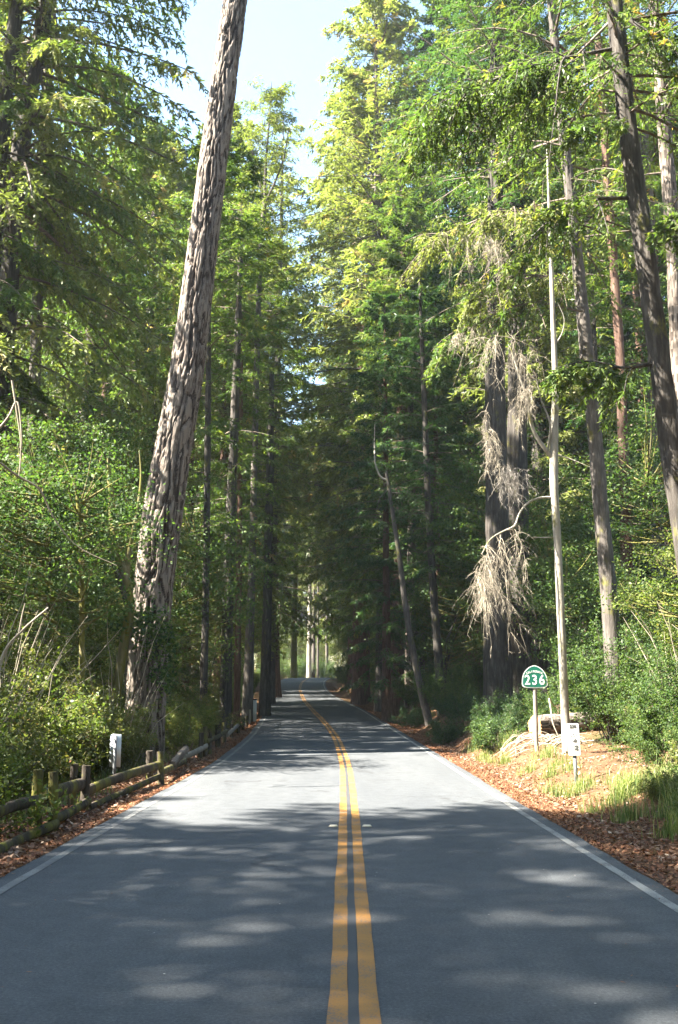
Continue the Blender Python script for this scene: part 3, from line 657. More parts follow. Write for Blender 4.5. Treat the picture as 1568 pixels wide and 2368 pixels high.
# pale dead stems
e = thing('dead_tree', (pix(0, 1600, 16)[0], 16, Hs(pix(0, 1600, 16)[0], 16)), 'pale dead branching stem at the left picture edge', 'dead tree'); b0 = np.array(e.location)
bare_branch(e, b0, [(-40, 1700), (-10, 1580), (15, 1500), (60, 1450), (112, 1405)], 16, 16, .045, .012, 'wood_dead', 'stem')
bare_branch(e, b0, [(45, 1462), (52, 1420), (58, 1395)], 16, 16, .02, .006, 'wood_dead')
bare_branch(e, b0, [(-10, 1000), (22, 960), (36, 930), (50, 1010), (46, 1090)], 17, 17, .022, .01, 'wood_dead')
bare_branch(e, b0, [(0, 1070), (40, 1100), (90, 1130), (120, 1190), (175, 1260), (270, 1308)], 17, 18, .022, .006, 'wood_dead')
bare_branch(e, b0, [(28, 880), (40, 960), (48, 1020), (44, 1100)], 17, 17, .022, .008, 'wood_dead')

# ================================================================== RIGHT SIDE
# nearest dark trunk, long arching branches
e, b0, P, R = hero('fir_tree', 'nearest dark trunk leaning in from the right edge with long arching boughs',
     [(1640, 1700, 52), (1585, 1250, 50), (1560, 1100, 50), (1535, 900, 48), (1510, 720, 47), (1488, 560, 46), (1465, 400, 44), (1446, 250, 42), (1430, 100, 40), (1420, 0, 38)], 17, 'bark_dark', (9, .4), k=40, n=160, depth=.035, mode='furrow', cell=(.10, .2), seed=12,
     crown=dict(seed=54, Hh=22, z0=11.5, R=4.0, nb=46, nt=16, nl=14, ll=.15, lw=.05, hang=.5, dr=.3, tris=True))
for i_, (pp, y0, y1, nt_) in enumerate((
    ([(1420, 112), (1330, 130), (1220, 156), (1130, 190), (1043, 229), (980, 323)], 17, 16.5, 60),
    ([(1428, 156), (1324, 161), (1168, 193), (1060, 225), (1012, 250)], 17, 17.5, 50),
    ([(1434, 271), (1380, 290), (1340, 300)], 17, 16, 10),
    ([(1465, 458), (1366, 463), (1283, 500), (1241, 552), (1204, 625)], 17, 16.5, 26),
    ([(1480, 560), (1560, 500), (1640, 470)], 17, 16, 20),
    ([(1445, 40), (1520, 90), (1600, 150)], 17, 16, 20),
    ([(1520, 840), (1440, 850), (1360, 835), (1290, 850)], 17, 17, 30))):
    bough_part(e, b0, pp, y0, y1, 80+i_, nt=nt_, hang=.75, r=.04, leaf='needle_mid', wood='bark_dark')
e, b0, P, R = hero('fir_tree', 'mottled dark trunk with dappled sun, just right of the white tree',
     [(1424, 1600, 42), (1420, 1550, 38), (1410, 1400, 36), (1392, 1200, 34), (1375, 1000, 33), (1355, 800, 31), (1335, 600, 28), (1315, 420, 25), (1300, 280, 23), (1285, 120, 21), (1274, 0, 20)], 25.5, 'bark_grey', (8, .4), k=36, n=160, depth=.03, mode='furrow', cell=(.10, .2), seed=13,
     crown=dict(seed=55, Hh=29, z0=13, R=4.4, nb=80, nt=15, nl=13, ll=.18, lw=.06, hang=.5, dr=.3, tris=True, gap=.15))
for i_, (pp, y0, y1, nt_, lf) in enumerate((
    ([(1303, 396), (1236, 349), (1194, 281), (1168, 224)], 25, 24, 26, 'needle_mid'),
    ([(1330, 560), (1250, 500), (1160, 490), (1080, 520), (1000, 560)], 25, 23.5, 60, 'needle_light'),
    ([(1338, 660), (1270, 640), (1180, 640), (1090, 690)], 25, 23.5, 44, 'needle_light'),
    ([(1345, 720), (1230, 700), (1120, 740), (1030, 800)], 25, 24, 44, 'needle_mid'))):
    bough_part(e, b0, pp, y0, y1, 90+i_, nt=nt_, hang=.8, r=.035, leaf=lf, wood='wood_twig')
hero('redwood_tree', 'pinkish sunlit trunk close to the right picture edge',
     [(1600, 1650, 38), (1585, 1200, 38), (1568, 800, 36), (1552, 500, 34), (1536, 280, 33), (1518, 60, 30), (1512, 0, 30)], 29, 'bark_hero', (9, .4), k=36, n=120, depth=.04, mode='plate', cell=(.1, .3), seed=14,
     crown=dict(seed=56, Hh=33, z0=15, R=4.2, nb=90, nt=14, nl=12, ll=.2, lw=.07, tris=True, gap=.2))
hero('redwood_tree', 'slim reddish trunk between the mottled trunk and the right edge',
     [(1455, 1600, 28), (1450, 1300, 27), (1442, 1050, 25), (1432, 800, 23), (1418, 600, 21), (1404, 420, 19), (1392, 220, 17), (1380, 50, 15)], 34, 'bark_redwood', (6, .4), k=24, n=100, depth=.03, seed=15,
     crown=dict(seed=57, Hh=33, z0=14, R=3.6, nb=90, nt=14, nl=12, ll=.2, lw=.07, tris=True, gap=.25))
hero('fir_tree', 'pale trunk seen high up between the two trunks near the right edge',
     [(1530, 1600, 30), (1515, 1000, 28), (1500, 500, 27), (1486, 280, 25), (1478, 150, 24)], 38, 'bark_grey', (9, .4), k=20, n=70, depth=.03, seed=16,
     crown=dict(seed=58, Hh=36, z0=20, R=3.6, nb=80, nt=13, nl=11, ll=.22, lw=.08, tris=True))
hero('fir_tree', 'thin dark trunk behind the mottled one',
     [(1400, 1560, 14), (1390, 1200, 13), (1380, 900, 12), (1362, 560, 10), (1350, 300, 9)], 40, 'bark_dark', (4, .4), k=14, n=60, depth=.01, seed=17,
     crown=dict(seed=59, Hh=30, z0=12, R=3.0, nb=80, nt=13, nl=11, ll=.22, lw=.08, tris=True, gap=.3))
# the giant twin redwood, its shade put into a darker bark colour
e, b0, P, R = hero('redwood_tree', 'giant dark redwood, left stem of the twin pair behind the route sign',
     [(1152, 1640, 66), (1150, 1400, 56), (1148, 1100, 50), (1146, 900, 46), (1146, 640, 40), (1146, 300, 32)], 36, 'bark_dark', (9, .3), k=64, n=150, depth=.07, seed=18,
     crown=dict(seed=60, Hh=40, z0=15.5, R=4.6, nb=150, nt=14, nl=12, ll=.24, lw=.09, tris=True, mats=('needle_dark', 'wood_twig')))
e, b0, P, R = hero('redwood_tree', 'giant dark redwood, right stem of the twin pair behind the route sign',
     [(1198, 1640, 66), (1197, 1400, 56), (1196, 1100, 48), (1197, 900, 42), (1197, 640, 36), (1192, 300, 28)], 37.5, 'bark_dark', (9, .3), k=64, n=150, depth=.07, seed=19,
     crown=dict(seed=66, Hh=39, z0=16.5, R=4.4, nb=130, nt=14, nl=12, ll=.24, lw=.09, tris=True, gap=.2))
# white dead tree with its hanging curtains of dead twigs
e, b0, P, R = hero('dead_tree', 'slender bleached white tree behind the mile marker, forked, hung with dead twigs',
     [(1309, 1715, 19), (1303, 1560, 18), (1296, 1400, 18), (1289, 1250, 18), (1281, 1120, 20), (1281, 1050, 20), (1284, 900, 15), (1279, 750, 12), (1274, 600, 10), (1268, 420, 7)], 23.0, 'bark_pale', (1.0, .3), k=18, n=120, depth=.006, seed=20, flare=.25)
bare_branch(e, b0, [(1281, 1062), (1262, 1040), (1240, 1008), (1228, 975), (1222, 930), (1205, 880), (1180, 800)], 23, 22.6, .055, .02, 'bark_pale')
bare_branch(e, b0, [(1284, 1150), (1245, 1152), (1218, 1165), (1200, 1190), (1190, 1215), (1165, 1228), (1135, 1246), (1115, 1280)], 23, 22.4, .03, .012, 'bark_pale')
bare_branch(e, b0, [(1284, 1052), (1310, 1058), (1335, 1068), (1364, 1080)], 23, 22.8, .02, .008, 'bark_pale')
bare_branch(e, b0, [(1288, 1242), (1255, 1243), (1232, 1242)], 23, 22.6, .016, .006, 'bark_pale')
bare_branch(e, b0, [(1266, 1046), (1272, 980), (1250, 920), (1238, 860)], 23, 22.7, .03, .01, 'bark_pale')
bare_branch(e, b0, [(1282, 800), (1300, 770), (1305, 740), (1290, 700)], 23, 22.8, .02, .006, 'bark_pale')
dead_spray(e, b0, [(1195, 1222), (1160, 1235), (1128, 1255), (1108, 1300), (1106, 1340)], 22.4, 180, 150, .25, 1)
dead_spray(e, b0, [(1120, 1250), (1106, 1310), (1112, 1370)], 22.4, 120, 130, .45, 2)
dead_spray(e, b0, [(1128, 790), (1160, 768), (1190, 785), (1215, 830)], 22.6, 170, 130, 0, 3)
dead_spray(e, b0, [(1180, 850), (1215, 850), (1222, 900)], 22.6, 120, 90, -.1, 4)
dead_spray(e, b0, [(1130, 930), (1128, 990), (1135, 1060)], 22.6, 120, 80, .05, 5)
dead_spray(e, b0, [(1140, 1090), (1175, 1075), (1205, 1085)], 22.6, 170, 75, .1, 6, 'wood_post')
dead_spray(e, b0, [(1060, 560), (1100, 540), (1160, 560)], 23.2, 170, 100, 0, 7)
dead_spray(e, b0, [(1040, 790), (1080, 760), (1120, 750)], 23.2, 110, 60, -.2, 8)
dead_spray(e, b0, [(1250, 160), (1275, 150), (1300, 165)], 23.5, 110, 70, 0, 9, 'wood_post')
# middle distance, right of the road
e, b0, P, R = hero('dead_tree', 'thin leaning bare trunk, pale above, bent to the left over the shaded bank',
     [(985, 1642, 17), (968, 1570, 15), (950, 1480, 14), (935, 1380, 13), (924, 1290, 11), (910, 1200, 10), (898, 1120, 8), (893, 1090, 6)], 41, 'bark_grey', (0, 0), k=12, n=70, depth=.01, seed=21)
bare_branch(e, b0, [(897, 1112), (882, 1104), (870, 1080), (866, 1030), (867, 980)], 41, 41, .05, .015, 'bark_pale')
bare_branch(e, b0, [(900, 1130), (880, 1150), (870, 1180)], 41, 40.5, .03, .01, 'bark_grey')
bare_branch(e, b0, [(905, 1140), (920, 1140), (932, 1142)], 41, 40.5, .025, .008, 'bark_grey')
hero('fir_tree', 'slim straight dark trunk right of the thin leaning bare one',
     [(1020, 1600, 20), (1008, 1450, 18), (998, 1300, 17), (990, 1150, 16), (984, 1000, 14), (976, 800, 11)], 42, 'bark_dark', (3, .4), k=16, n=70, depth=.01, seed=22,
     crown=dict(seed=67, Hh=18.5, z0=6, R=2.6, nb=100, nt=13, nl=11, ll=.22, lw=.08, tris=True, gap=.1, mats=('needle_dark', 'wood_twig')))
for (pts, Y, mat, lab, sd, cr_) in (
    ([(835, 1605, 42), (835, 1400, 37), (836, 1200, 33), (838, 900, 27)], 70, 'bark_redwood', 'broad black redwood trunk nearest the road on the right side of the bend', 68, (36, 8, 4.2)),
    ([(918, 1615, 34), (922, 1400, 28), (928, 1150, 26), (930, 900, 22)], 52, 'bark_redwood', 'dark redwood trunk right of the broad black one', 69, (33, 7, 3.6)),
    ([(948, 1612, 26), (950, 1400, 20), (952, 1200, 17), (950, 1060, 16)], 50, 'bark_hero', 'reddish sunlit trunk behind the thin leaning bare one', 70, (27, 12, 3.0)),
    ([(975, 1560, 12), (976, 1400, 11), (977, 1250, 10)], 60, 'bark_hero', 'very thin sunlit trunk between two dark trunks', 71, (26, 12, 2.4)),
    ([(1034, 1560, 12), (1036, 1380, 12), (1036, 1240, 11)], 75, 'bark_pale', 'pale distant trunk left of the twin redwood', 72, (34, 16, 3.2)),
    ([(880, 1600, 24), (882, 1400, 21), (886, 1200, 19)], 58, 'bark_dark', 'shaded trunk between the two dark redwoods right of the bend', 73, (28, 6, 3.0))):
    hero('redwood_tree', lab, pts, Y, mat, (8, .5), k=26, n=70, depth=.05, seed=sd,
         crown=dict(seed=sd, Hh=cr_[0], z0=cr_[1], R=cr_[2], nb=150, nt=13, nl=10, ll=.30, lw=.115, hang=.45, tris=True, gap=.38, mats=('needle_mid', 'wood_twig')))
# the great yellow-green crowns against the sky
LIB['great'] = (lib_trunk(50, .48, seed=8, flare=.3), conifer_crown(18, 49.5, 9, 7.4, 430, 17, 12, .40, .16, hang=.4, gap=.25, tris=True, name='crown'), 50)
def at(px, Y): return (px-784)*Y*1.0/(F_PX*CP)
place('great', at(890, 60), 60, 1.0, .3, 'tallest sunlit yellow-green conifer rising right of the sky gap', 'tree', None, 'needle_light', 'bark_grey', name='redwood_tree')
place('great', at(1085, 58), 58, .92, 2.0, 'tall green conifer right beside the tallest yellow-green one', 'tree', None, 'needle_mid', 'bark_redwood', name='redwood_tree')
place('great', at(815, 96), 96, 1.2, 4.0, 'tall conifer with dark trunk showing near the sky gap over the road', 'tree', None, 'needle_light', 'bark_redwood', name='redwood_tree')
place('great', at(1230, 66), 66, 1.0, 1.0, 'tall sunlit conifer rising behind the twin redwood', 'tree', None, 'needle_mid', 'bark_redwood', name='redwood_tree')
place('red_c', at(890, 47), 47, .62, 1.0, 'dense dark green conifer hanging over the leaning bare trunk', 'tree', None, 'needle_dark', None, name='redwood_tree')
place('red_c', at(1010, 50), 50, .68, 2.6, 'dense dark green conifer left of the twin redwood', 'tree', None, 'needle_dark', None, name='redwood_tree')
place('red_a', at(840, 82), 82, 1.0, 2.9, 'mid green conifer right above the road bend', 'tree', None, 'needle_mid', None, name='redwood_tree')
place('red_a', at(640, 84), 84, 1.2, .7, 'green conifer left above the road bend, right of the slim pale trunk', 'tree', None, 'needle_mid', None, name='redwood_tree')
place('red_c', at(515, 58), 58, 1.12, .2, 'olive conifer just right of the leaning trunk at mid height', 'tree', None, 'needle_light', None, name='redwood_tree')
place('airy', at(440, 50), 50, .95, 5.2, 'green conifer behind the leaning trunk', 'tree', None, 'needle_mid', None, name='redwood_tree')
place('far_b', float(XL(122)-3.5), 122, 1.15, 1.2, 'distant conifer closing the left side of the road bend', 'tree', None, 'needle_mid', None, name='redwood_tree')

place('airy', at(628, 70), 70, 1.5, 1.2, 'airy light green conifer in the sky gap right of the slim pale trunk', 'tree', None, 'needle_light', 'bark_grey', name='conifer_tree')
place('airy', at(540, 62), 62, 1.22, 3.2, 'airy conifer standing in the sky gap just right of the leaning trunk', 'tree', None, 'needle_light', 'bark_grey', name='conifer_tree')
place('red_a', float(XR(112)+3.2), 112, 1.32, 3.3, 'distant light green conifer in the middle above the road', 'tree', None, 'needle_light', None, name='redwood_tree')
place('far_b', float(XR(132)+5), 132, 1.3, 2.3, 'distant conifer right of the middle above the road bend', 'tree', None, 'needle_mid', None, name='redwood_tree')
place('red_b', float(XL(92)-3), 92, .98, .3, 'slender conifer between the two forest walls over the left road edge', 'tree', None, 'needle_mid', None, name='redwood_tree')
# far pale trunks at the bend
for px, w, Y, h_, lab in ((716, 11, 168, 24, 'white slender trunk standing at the top of the road bend'), (682, 15, 150, 20, 'mossy pale trunk left of the white one at the bend'),
                          (736, 6, 175, 18, 'thin tan trunk right of the white one at the bend'), (757, 8, 180, 20, 'pale trunk at the right end of the road bend'), (726, 9, 176, 26, 'grey trunk half hidden by the white trunk at the bend')):
    x = at(px, Y); r = pixw(w, Y)/2
    e = place('bare_a', x, Y, h_/20., Y*.7, lab, 'tree', None, 'needle_light', 'bark_pale' if w == 11 else ('bark_moss' if w == 15 else 'bark_grey'), sxy=max(.45, r/(.40*h_/20.)))

# ------------------------------------------------------------------ forest fill
rng = np.random.default_rng(2024)
placed = []
def free(x, y, d):
    for a, b_, r in placed:
        if (a-x)**2+(b_-y)**2 < (d*.5+r*.5)**2: return False
    placed.append((x, y, d)); return True
def scatter(n, side, y0, y1, off0, off1, dmin, fn, power=1.0):
    k = t = 0
    while k < n and t < n*60:
        t += 1; y = y0+(y1-y0)*rng.random()**power; o = off0+(off1-off0)*rng.random()
        x = XL(y)-o if side < 0 else XR(y)+o
        if abs(x) > y*.36+7: continue
        if y < 48 and 1040 < 784+x*2300/y < 1260: continue
        if not free(x, y, dmin): continue
        fn(float(x), float(y)); k += 1
sides = {-1: 'left', 1: 'right'}
TONE = {'needle_mid': 'mid green', 'needle_dark': 'dark green', 'needle_light': 'yellow-green', 'leaf_green': 'green', 'leaf_yellow': 'yellow-green', 'leaf_bush': 'brownish green'}
BK = {'bark_redwood': 'reddish', 'bark_dark': 'dark', 'bark_grey': 'grey'}
def con_near(sd):
    def f(x, y):
        kd = (['red_a', 'bare_a', 'red_b', 'bare_a', 'fir_a'] if sd < 0 else ['red_a', 'red_b', 'red_c', 'bare_a', 'fir_a'])[int(rng.integers(5))]
        place(kd, x, y, (26+.27*(y-34)+10*rng.random())/LIB[kd][2], rng.random()*6.28, '', 'tree', 'conifers filling the forest %s of the road' % sides[sd],
              ['needle_mid', 'needle_dark' if sd > 0 else 'needle_mid', 'needle_light', 'needle_mid'][int(rng.integers(4))], ['bark_redwood', 'bark_dark', 'bark_grey'][int(rng.integers(3))],  # left side skips dark needles, brightening by colour a wall short of sun
              relabel=lambda lf, bk: '%s conifer with %s trunk, %s in the forest %s of the road' % (TONE[lf], BK[bk], 'near' if y < 58 else ('halfway' if y < 82 else 'far'), sides[sd]))
    return f
def con_far(sd):
    def f(x, y):
        kd = ['far_a', 'far_b'][int(rng.integers(2))]
        place(kd, x, y, (42+14*rng.random())/LIB[kd][2], rng.random()*6.28, 'distant conifer in the deep forest %s of the road' % sides[sd], 'tree', 'distant conifers deep in the forest %s of the road' % sides[sd],
              ['needle_mid', 'needle_light', 'needle_mid'][int(rng.integers(3))], ['bark_redwood', 'bark_grey'][int(rng.integers(2))])
    return f
def broad(sd):
    def f(x, y):
        kd = ['broad_a', 'broad_b', 'broad_c'][int(rng.integers(3))]
        place(kd, x, y, .75+.5*rng.random(), rng.random()*6.28, '', 'tree', 'understory broadleaf trees %s of the road' % sides[sd],
              ['leaf_green', 'leaf_yellow', 'leaf_green'][int(rng.integers(3))], 'bark_dark',
              relabel=lambda lf, bk: '%s %s broadleaf tree %s in the understory %s of the road' % ({'broad_a': 'rounded', 'broad_b': 'tall', 'broad_c': 'small'}[kd], TONE[lf], 'near' if y < 55 else ('halfway' if y < 85 else 'far'), sides[sd]))
    return f
def bushes(sd):
    def f(x, y):
        kd = ['bush_a', 'bush_b', 'fern_a'][int(rng.integers(3))]
        place(kd, x, y, .7+.6*rng.random(), rng.random()*6.28, 'low bush on the forest floor %s of the road' % sides[sd], 'shrub', 'low bushes on the forest floor %s of the road' % sides[sd],
              ['leaf_green', 'leaf_bush', 'leaf_yellow'][int(rng.integers(3))])
    return f
for sd in (-1, 1):
    scatter(12 if sd < 0 else 25, sd, 38, 105, 5.5, 17 if sd < 0 else 28, 5.2, con_near(sd))
    scatter(14 if sd < 0 else 18, sd, 95, 190 if sd > 0 else 150, 4.0, 45, 7.0, con_far(sd))
    scatter(38, sd, 30, 120, 2.2, 16, 3.0, broad(sd), 1.3)
    scatter(34, sd, 26, 110, 1.8, 9, 1.8, bushes(sd), 1.3)
# trees closing the view beyond the bend
for i_ in range(16):
    x = -26+i_*3.4+rng.normal(0, 1); y = 205+rng.random()*30
    place('far_a' if i_ % 2 else 'far_b', float(x), float(y), 1.15+.35*rng.random(), rng.random()*6, 'hazy conifer closing the view beyond the road bend', 'tree', 'conifers closing the view beyond the bend', 'needle_light' if i_ % 3 else 'needle_mid')
for i_ in range(9):
    x = -16+i_*2.6; y = 186+rng.random()*12
    if XL(y)-1 < x < XR(y)+1: continue
    place('broad_a', float(x), float(y), 1.0+.4*rng.random(), rng.random()*6, 'sunlit broadleaf tree beyond the road bend', 'tree', 'sunlit broadleaf trees beyond the bend', 'leaf_yellow')

for i_ in range(14):
    x = -13+i_*1.7; y = 176+3*math.sin(i_*2.3)+ (6 if x > -2 else 0)
    if XL(y)-1.5 < x < XR(y)+1.5: y = 205
    place('bush_a', float(x), float(y), 1.5+.7*abs(math.sin(i_)), i_*1.1, 'sunlit bush beyond the road bend', 'shrub', 'sunlit bushes beyond the road bend', 'leaf_yellow' if i_ % 2 else 'leaf_green')
# ------------------------------------------------------------------ bushes left, behind the fence
spots = [(-5.4, 12.6, 1.0), (-6.6, 14.2, 1.25), (-6.1, 15.6, 1.0), (-7.8, 16.0, 1.45), (-6.8, 17.6, 1.2), (-8.8, 18.6, 1.6), (-7.0, 19.6, 1.4), (-5.9, 20.6, .9), (-9.8, 21.2, 1.7), (-7.9, 22.0, 1.5), (-6.3, 22.6, 1.15),
         (-5.0, 22.6, .6), (-5.7, 24.6, .9), (-7.6, 24.8, 1.4), (-9.4, 25.2, 1.6), (-4.3, 28.5, .7), (-4.9, 30.5, .8), (-6.4, 29.5, 1.1)]
labs = ['first bush behind the fence at the left picture edge', 'tall bush behind the first pair of mossy posts', 'bush behind the left pair of tall fence posts', 'large bush deeper left of the tall posts',
        'bush just left of the grey metal marker', 'large sunlit bush in the middle of the left thicket', 'bush behind and left of the grey metal marker', 'low bush close behind the grey metal marker', 'tallest bush at the back of the left thicket',
        'tall bush between the metal marker and the mossy forked trunk', 'bush left of the leaning trunk foot', 'small bush right of the metal marker by the fence', 'low bush against the foot of the leaning trunk', 'bush behind the left flank of the leaning trunk',
        'tall bush behind the mossy forked trunk', 'small bush right of the leaning trunk foot', 'small bush over the middle of the fence', 'round bush right behind the leaning trunk']
for i_, (x, y, s) in enumerate(spots):
    place('bush_a' if i_ % 2 else 'bush_b', x, y, s*(1.0 if i_ % 2 else 1.25), i_*1.7, labs[i_], 'shrub', 'bushes massed behind the split-rail fence', 'leaf_bush' if i_ % 3 else 'leaf_yellow')
for i_, (x, y, s, kd, lab, lf) in enumerate(((-10.5, 17, .8, 'broad_c', 'leafy small tree at the left picture edge above the bushes', 'leaf_yellow'),
        (-9.4, 23.8, .42, 'fir_a', 'young feathery conifer rising over the left bushes', 'needle_light'), (-11.2, 26, .9, 'broad_a', 'bright leafy tree behind the pale dead branches at the left', 'leaf_green'),
        (-8.0, 30.5, .8, 'broad_c', 'leafy tree just behind the leaning trunk on its left', 'leaf_yellow'), (-7.4, 25.2, .30, 'fir_a', 'small conifer sapling left of the leaning trunk foot', 'needle_mid'),
        (-6.6, 35, .5, 'fir_a', 'young conifer just right of the leaning trunk', 'needle_light'), (-5.9, 40, .7, 'broad_c', 'small leafy tree over the far end of the fence', 'leaf_green'), (-8.4, 20.6, .26, 'fir_a', 'knee of young conifer sprays poking out of the left bushes', 'needle_light'))):
    place(kd, x, y, s, i_*2.1, lab.replace('knee of young', 'low young'), 'tree', None, lf, 'bark_moss' if kd[0] == 'b' else 'bark_dark')
for i_, (x, y, s) in enumerate(((-7.2, 20.4, 1.7), (-9.5, 19.2, 2.1), (-5.2, 23.6, 1.3), (-8.6, 23.6, 2.2), (-6.1, 16.6, 1.3), (7.9, 21.6, 1.5), (9.4, 19.8, 1.9))):
    e = thing('leafless_shrub', (x, y, Hs(x, y)), 'bare grey twiggy shrub among the bushes %s' % ('left of the fence' if x < 0 else 'right of the mile marker'), 'shrub', 'bare twiggy shrubs among the bushes')
    e.scale = (s, s, s*1.15); e.rotation_euler = (0, 0, i_*1.9); t = link('stem', LIB['bush_a'][0], e); t.material_slots[0].link = 'OBJECT'; t.material_slots[0].material = M['wood_dead']
# ------------------------------------------------------------------ bushes right
for i_, (x, y, s, kd, lf) in enumerate(((7.0, 20.6, 1.05, 'bush_a', 'leaf_green'), (8.3, 19.2, 1.1, 'bush_a', 'leaf_bush'), (6.3, 19.6, .75, 'bush_b', 'leaf_green'), (9.0, 22, 1.5, 'bush_a', 'leaf_yellow'), (7.6, 23, 1.2, 'bush_b', 'leaf_green'), (7.4, 17.2, .8, 'bush_b', 'leaf_yellow'), (8.4, 16.2, 1.0, 'bush_a', 'leaf_green'), (6.9, 24.8, 1.2, 'bush_a', 'leaf_green'), (9.6, 26, 1.6, 'bush_a', 'leaf_green'))):
    place(kd, x, y, s, i_*1.3, ['green bush at the foot of the mottled trunk', 'brownish bush right of the mile marker', 'low bush just behind the mile marker', 'big yellow-green bush under the sunlit broadleaf tree', 'bush hiding the base of the mottled trunk',
        'low yellow-green bush at the right edge beyond the grass', 'green bush cut by the right picture edge above the grass', 'bush behind the cut log', 'large bush at the back of the right bank'][i_], 'shrub', 'bushes on the bank right of the mile marker', lf)
place('broad_c', 8.3, 24.2, .82, 1.0, 'bright sunlit broadleaf tree at the right edge above the bushes', 'tree', None, 'leaf_yellow', 'bark_moss')
place('broad_c', 9.8, 22.5, 1.0, 3.0, 'leafy tree cut by the right picture edge', 'tree', None, 'leaf_green', 'bark_moss')
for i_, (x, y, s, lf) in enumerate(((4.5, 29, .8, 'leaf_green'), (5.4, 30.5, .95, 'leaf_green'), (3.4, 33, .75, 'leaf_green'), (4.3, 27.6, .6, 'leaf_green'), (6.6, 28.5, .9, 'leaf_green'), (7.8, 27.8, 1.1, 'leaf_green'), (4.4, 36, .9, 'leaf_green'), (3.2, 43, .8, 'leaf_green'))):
    lf = 'needle_dark'  # darker leaf colour puts the deep shade here into these bushes
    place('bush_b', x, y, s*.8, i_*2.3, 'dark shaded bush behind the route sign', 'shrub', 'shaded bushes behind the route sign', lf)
place('fern_a', 4.1, 26.6, .9, .4, 'small bright fern left of the cut log', 'shrub', None, 'leaf_green')

# outside the frame: the forest that goes on round the viewpoint and shades the near road
for i_, (kd, x, y, s) in enumerate((('great', -7.5, -5.5, .55), ('red_b', -14, -3.5, .8), ('red_b', -21, -8, .85), ('red_a', -20, 1.5, .92), ('red_a', -27, -1, .9), ('red_b', -15.5, 7.6, .80),
                                    ('airy', -24, 16.5, .85), ('broad_b', -12.5, -.5, 1.05), ('broad_b', -9, -3.5, 1.0), ('bare_a', -10.5, -8, .8), ('red_a', -32, 9, 1.0), ('great', -9, -17, .6), ('red_a', -5.5, -26, .9))):
    place(kd, x, y, s, i_*1.1, 'roadside tree standing left of the viewpoint, outside the picture', 'tree', 'trees left of the viewpoint', 'needle_mid' if kd[0] != 'b' or kd[:2] == 'ba' else 'leaf_green')
for i_, (kd, x, y, s) in enumerate((('great', 7.0, -4.5, .58), ('red_b', 8.0, -14, 1.05), ('red_a', 9.2, -6, 1.0), ('red_b', 1, -36, 1.1), ('red_c', 9.6, 1, 1.0), ('red_a', 7.5, -24, 1.0), ('red_b', 11.5, 7, 1.0), ('red_a', 14, 12.5, 1.0), ('red_b', 16, 2, 1.1), ('red_a', 17, -8, 1.1))):
    place(kd, x, y, s, i_*1.1, 'roadside tree standing right of the viewpoint, outside the picture', 'tree', 'trees right of the viewpoint', 'needle_mid')

# ================================================================== FENCE
fe = thing('split_rail_fence', (-3.6, 12.4, Hs(-3.6, 12.4)), 'old mossy split-rail wooden fence along the left road edge', 'fence'); fb = np.array(fe.location)
rng = np.random.default_rng(9)
def rough_bar(P, w, h, seed, n=14, k=8):
    P = curve(np.asarray(P), n); T = nrm(np.gradient(P, axis=0)); up = np.array([0, 0, 1.]) if abs(T[0, 2]) < .7 else np.array([0, 1., 0])
    U = nrm(np.cross(T, up)); W = np.cross(U, T); a = np.arange(k)/k*2*np.pi+.4
    ca, sa = np.cos(a), np.sin(a); sq = 1/np.maximum(np.abs(ca), np.abs(sa))**.72
    nz = 1+.16*fbm(np.arange(n)[:, None]*.5, ca[None]*1.5, sa[None]*1.5, seed, 3)
    V = P[:, None]+nz[..., None]*(w*.5*(ca*sq)[None, :, None]*U[:, None]+h*.5*(sa*sq)[None, :, None]*W[:, None])
    i = np.arange(n-1)[:, None]; j = np.arange(k)[None]
    q = np.stack([i*k+j, i*k+(j+1) % k, (i+1)*k+(j+1) % k, (i+1)*k+j], -1).reshape(-1, 4)
    return [(V.reshape(-1, 3), q, 0, None), (np.array(V[[0, -1]]).reshape(-1, 3), np.array([list(range(k))[::-1], list(range(k, 2*k))]), 0, None)]
#        px, top y, base y, Y, width
posts = [(92, 1780, 1905, 13.3, .13), (132, 1785, 1912, 12.9, .115), (168, 1766, 1840, 15.6, .11), (198, 1770, 1852, 15.0, .12), (348, 1736, 1800, 20.0, .13), (377, 1738, 1804, 19.4, .12),
         (428, 1722, 1762, 24.4, .11), (464, 1694, 1744, 26.5, .12), (476, 1680, 1742, 27.0, .13), (486, 1684, 1738, 28.0, .12), (505, 1676, 1728, 31.0, .17), (521, 1671, 1718, 33.0, .13), (536, 1674, 1712, 35.5, .13), (551, 1668, 1700, 38.5, .13), (562, 1660, 1690, 41.0, .13), (570, 1655, 1680, 43.0, .13)]
pp = []
for i_, (px, yt, yb, Y, w) in enumerate(posts):
    a = pix(px, yt, Y); g = Hs(a[0], Y); tilt = rng.normal(0, .03, 2)
    pp.append((a[0], Y, g, a[2]))
    link('post', smooth(mesh_np('post', rough_bar([(a[0]-fb[0], Y-fb[1], g-.25-fb[2]), (a[0]+tilt[0]-fb[0], Y+tilt[1]-fb[1], a[2]-fb[2])], w, w*1.15, 30+i_), ['wood_fence'])), fe)
def rail(pts, w, h, sd, mat='wood_fence'):
    P = [pix(a, b_, Y)-fb for a, b_, Y in pts]
    link('rail', smooth(mesh_np('rail', rough_bar(P, w, h, sd), [mat])), fe)
rail([(-60, 1905, 10.8), (20, 1868, 11.8), (115, 1845, 13.1)], .09, .13, 51)
rail([(100, 1842, 13.2), (150, 1824, 14.2), (198, 1812, 15.1)], .11, .17, 52)
rail([(195, 1832, 15.0), (240, 1812, 16.3), (300, 1790, 17.9), (372, 1768, 19.5)], .10, .15, 53)
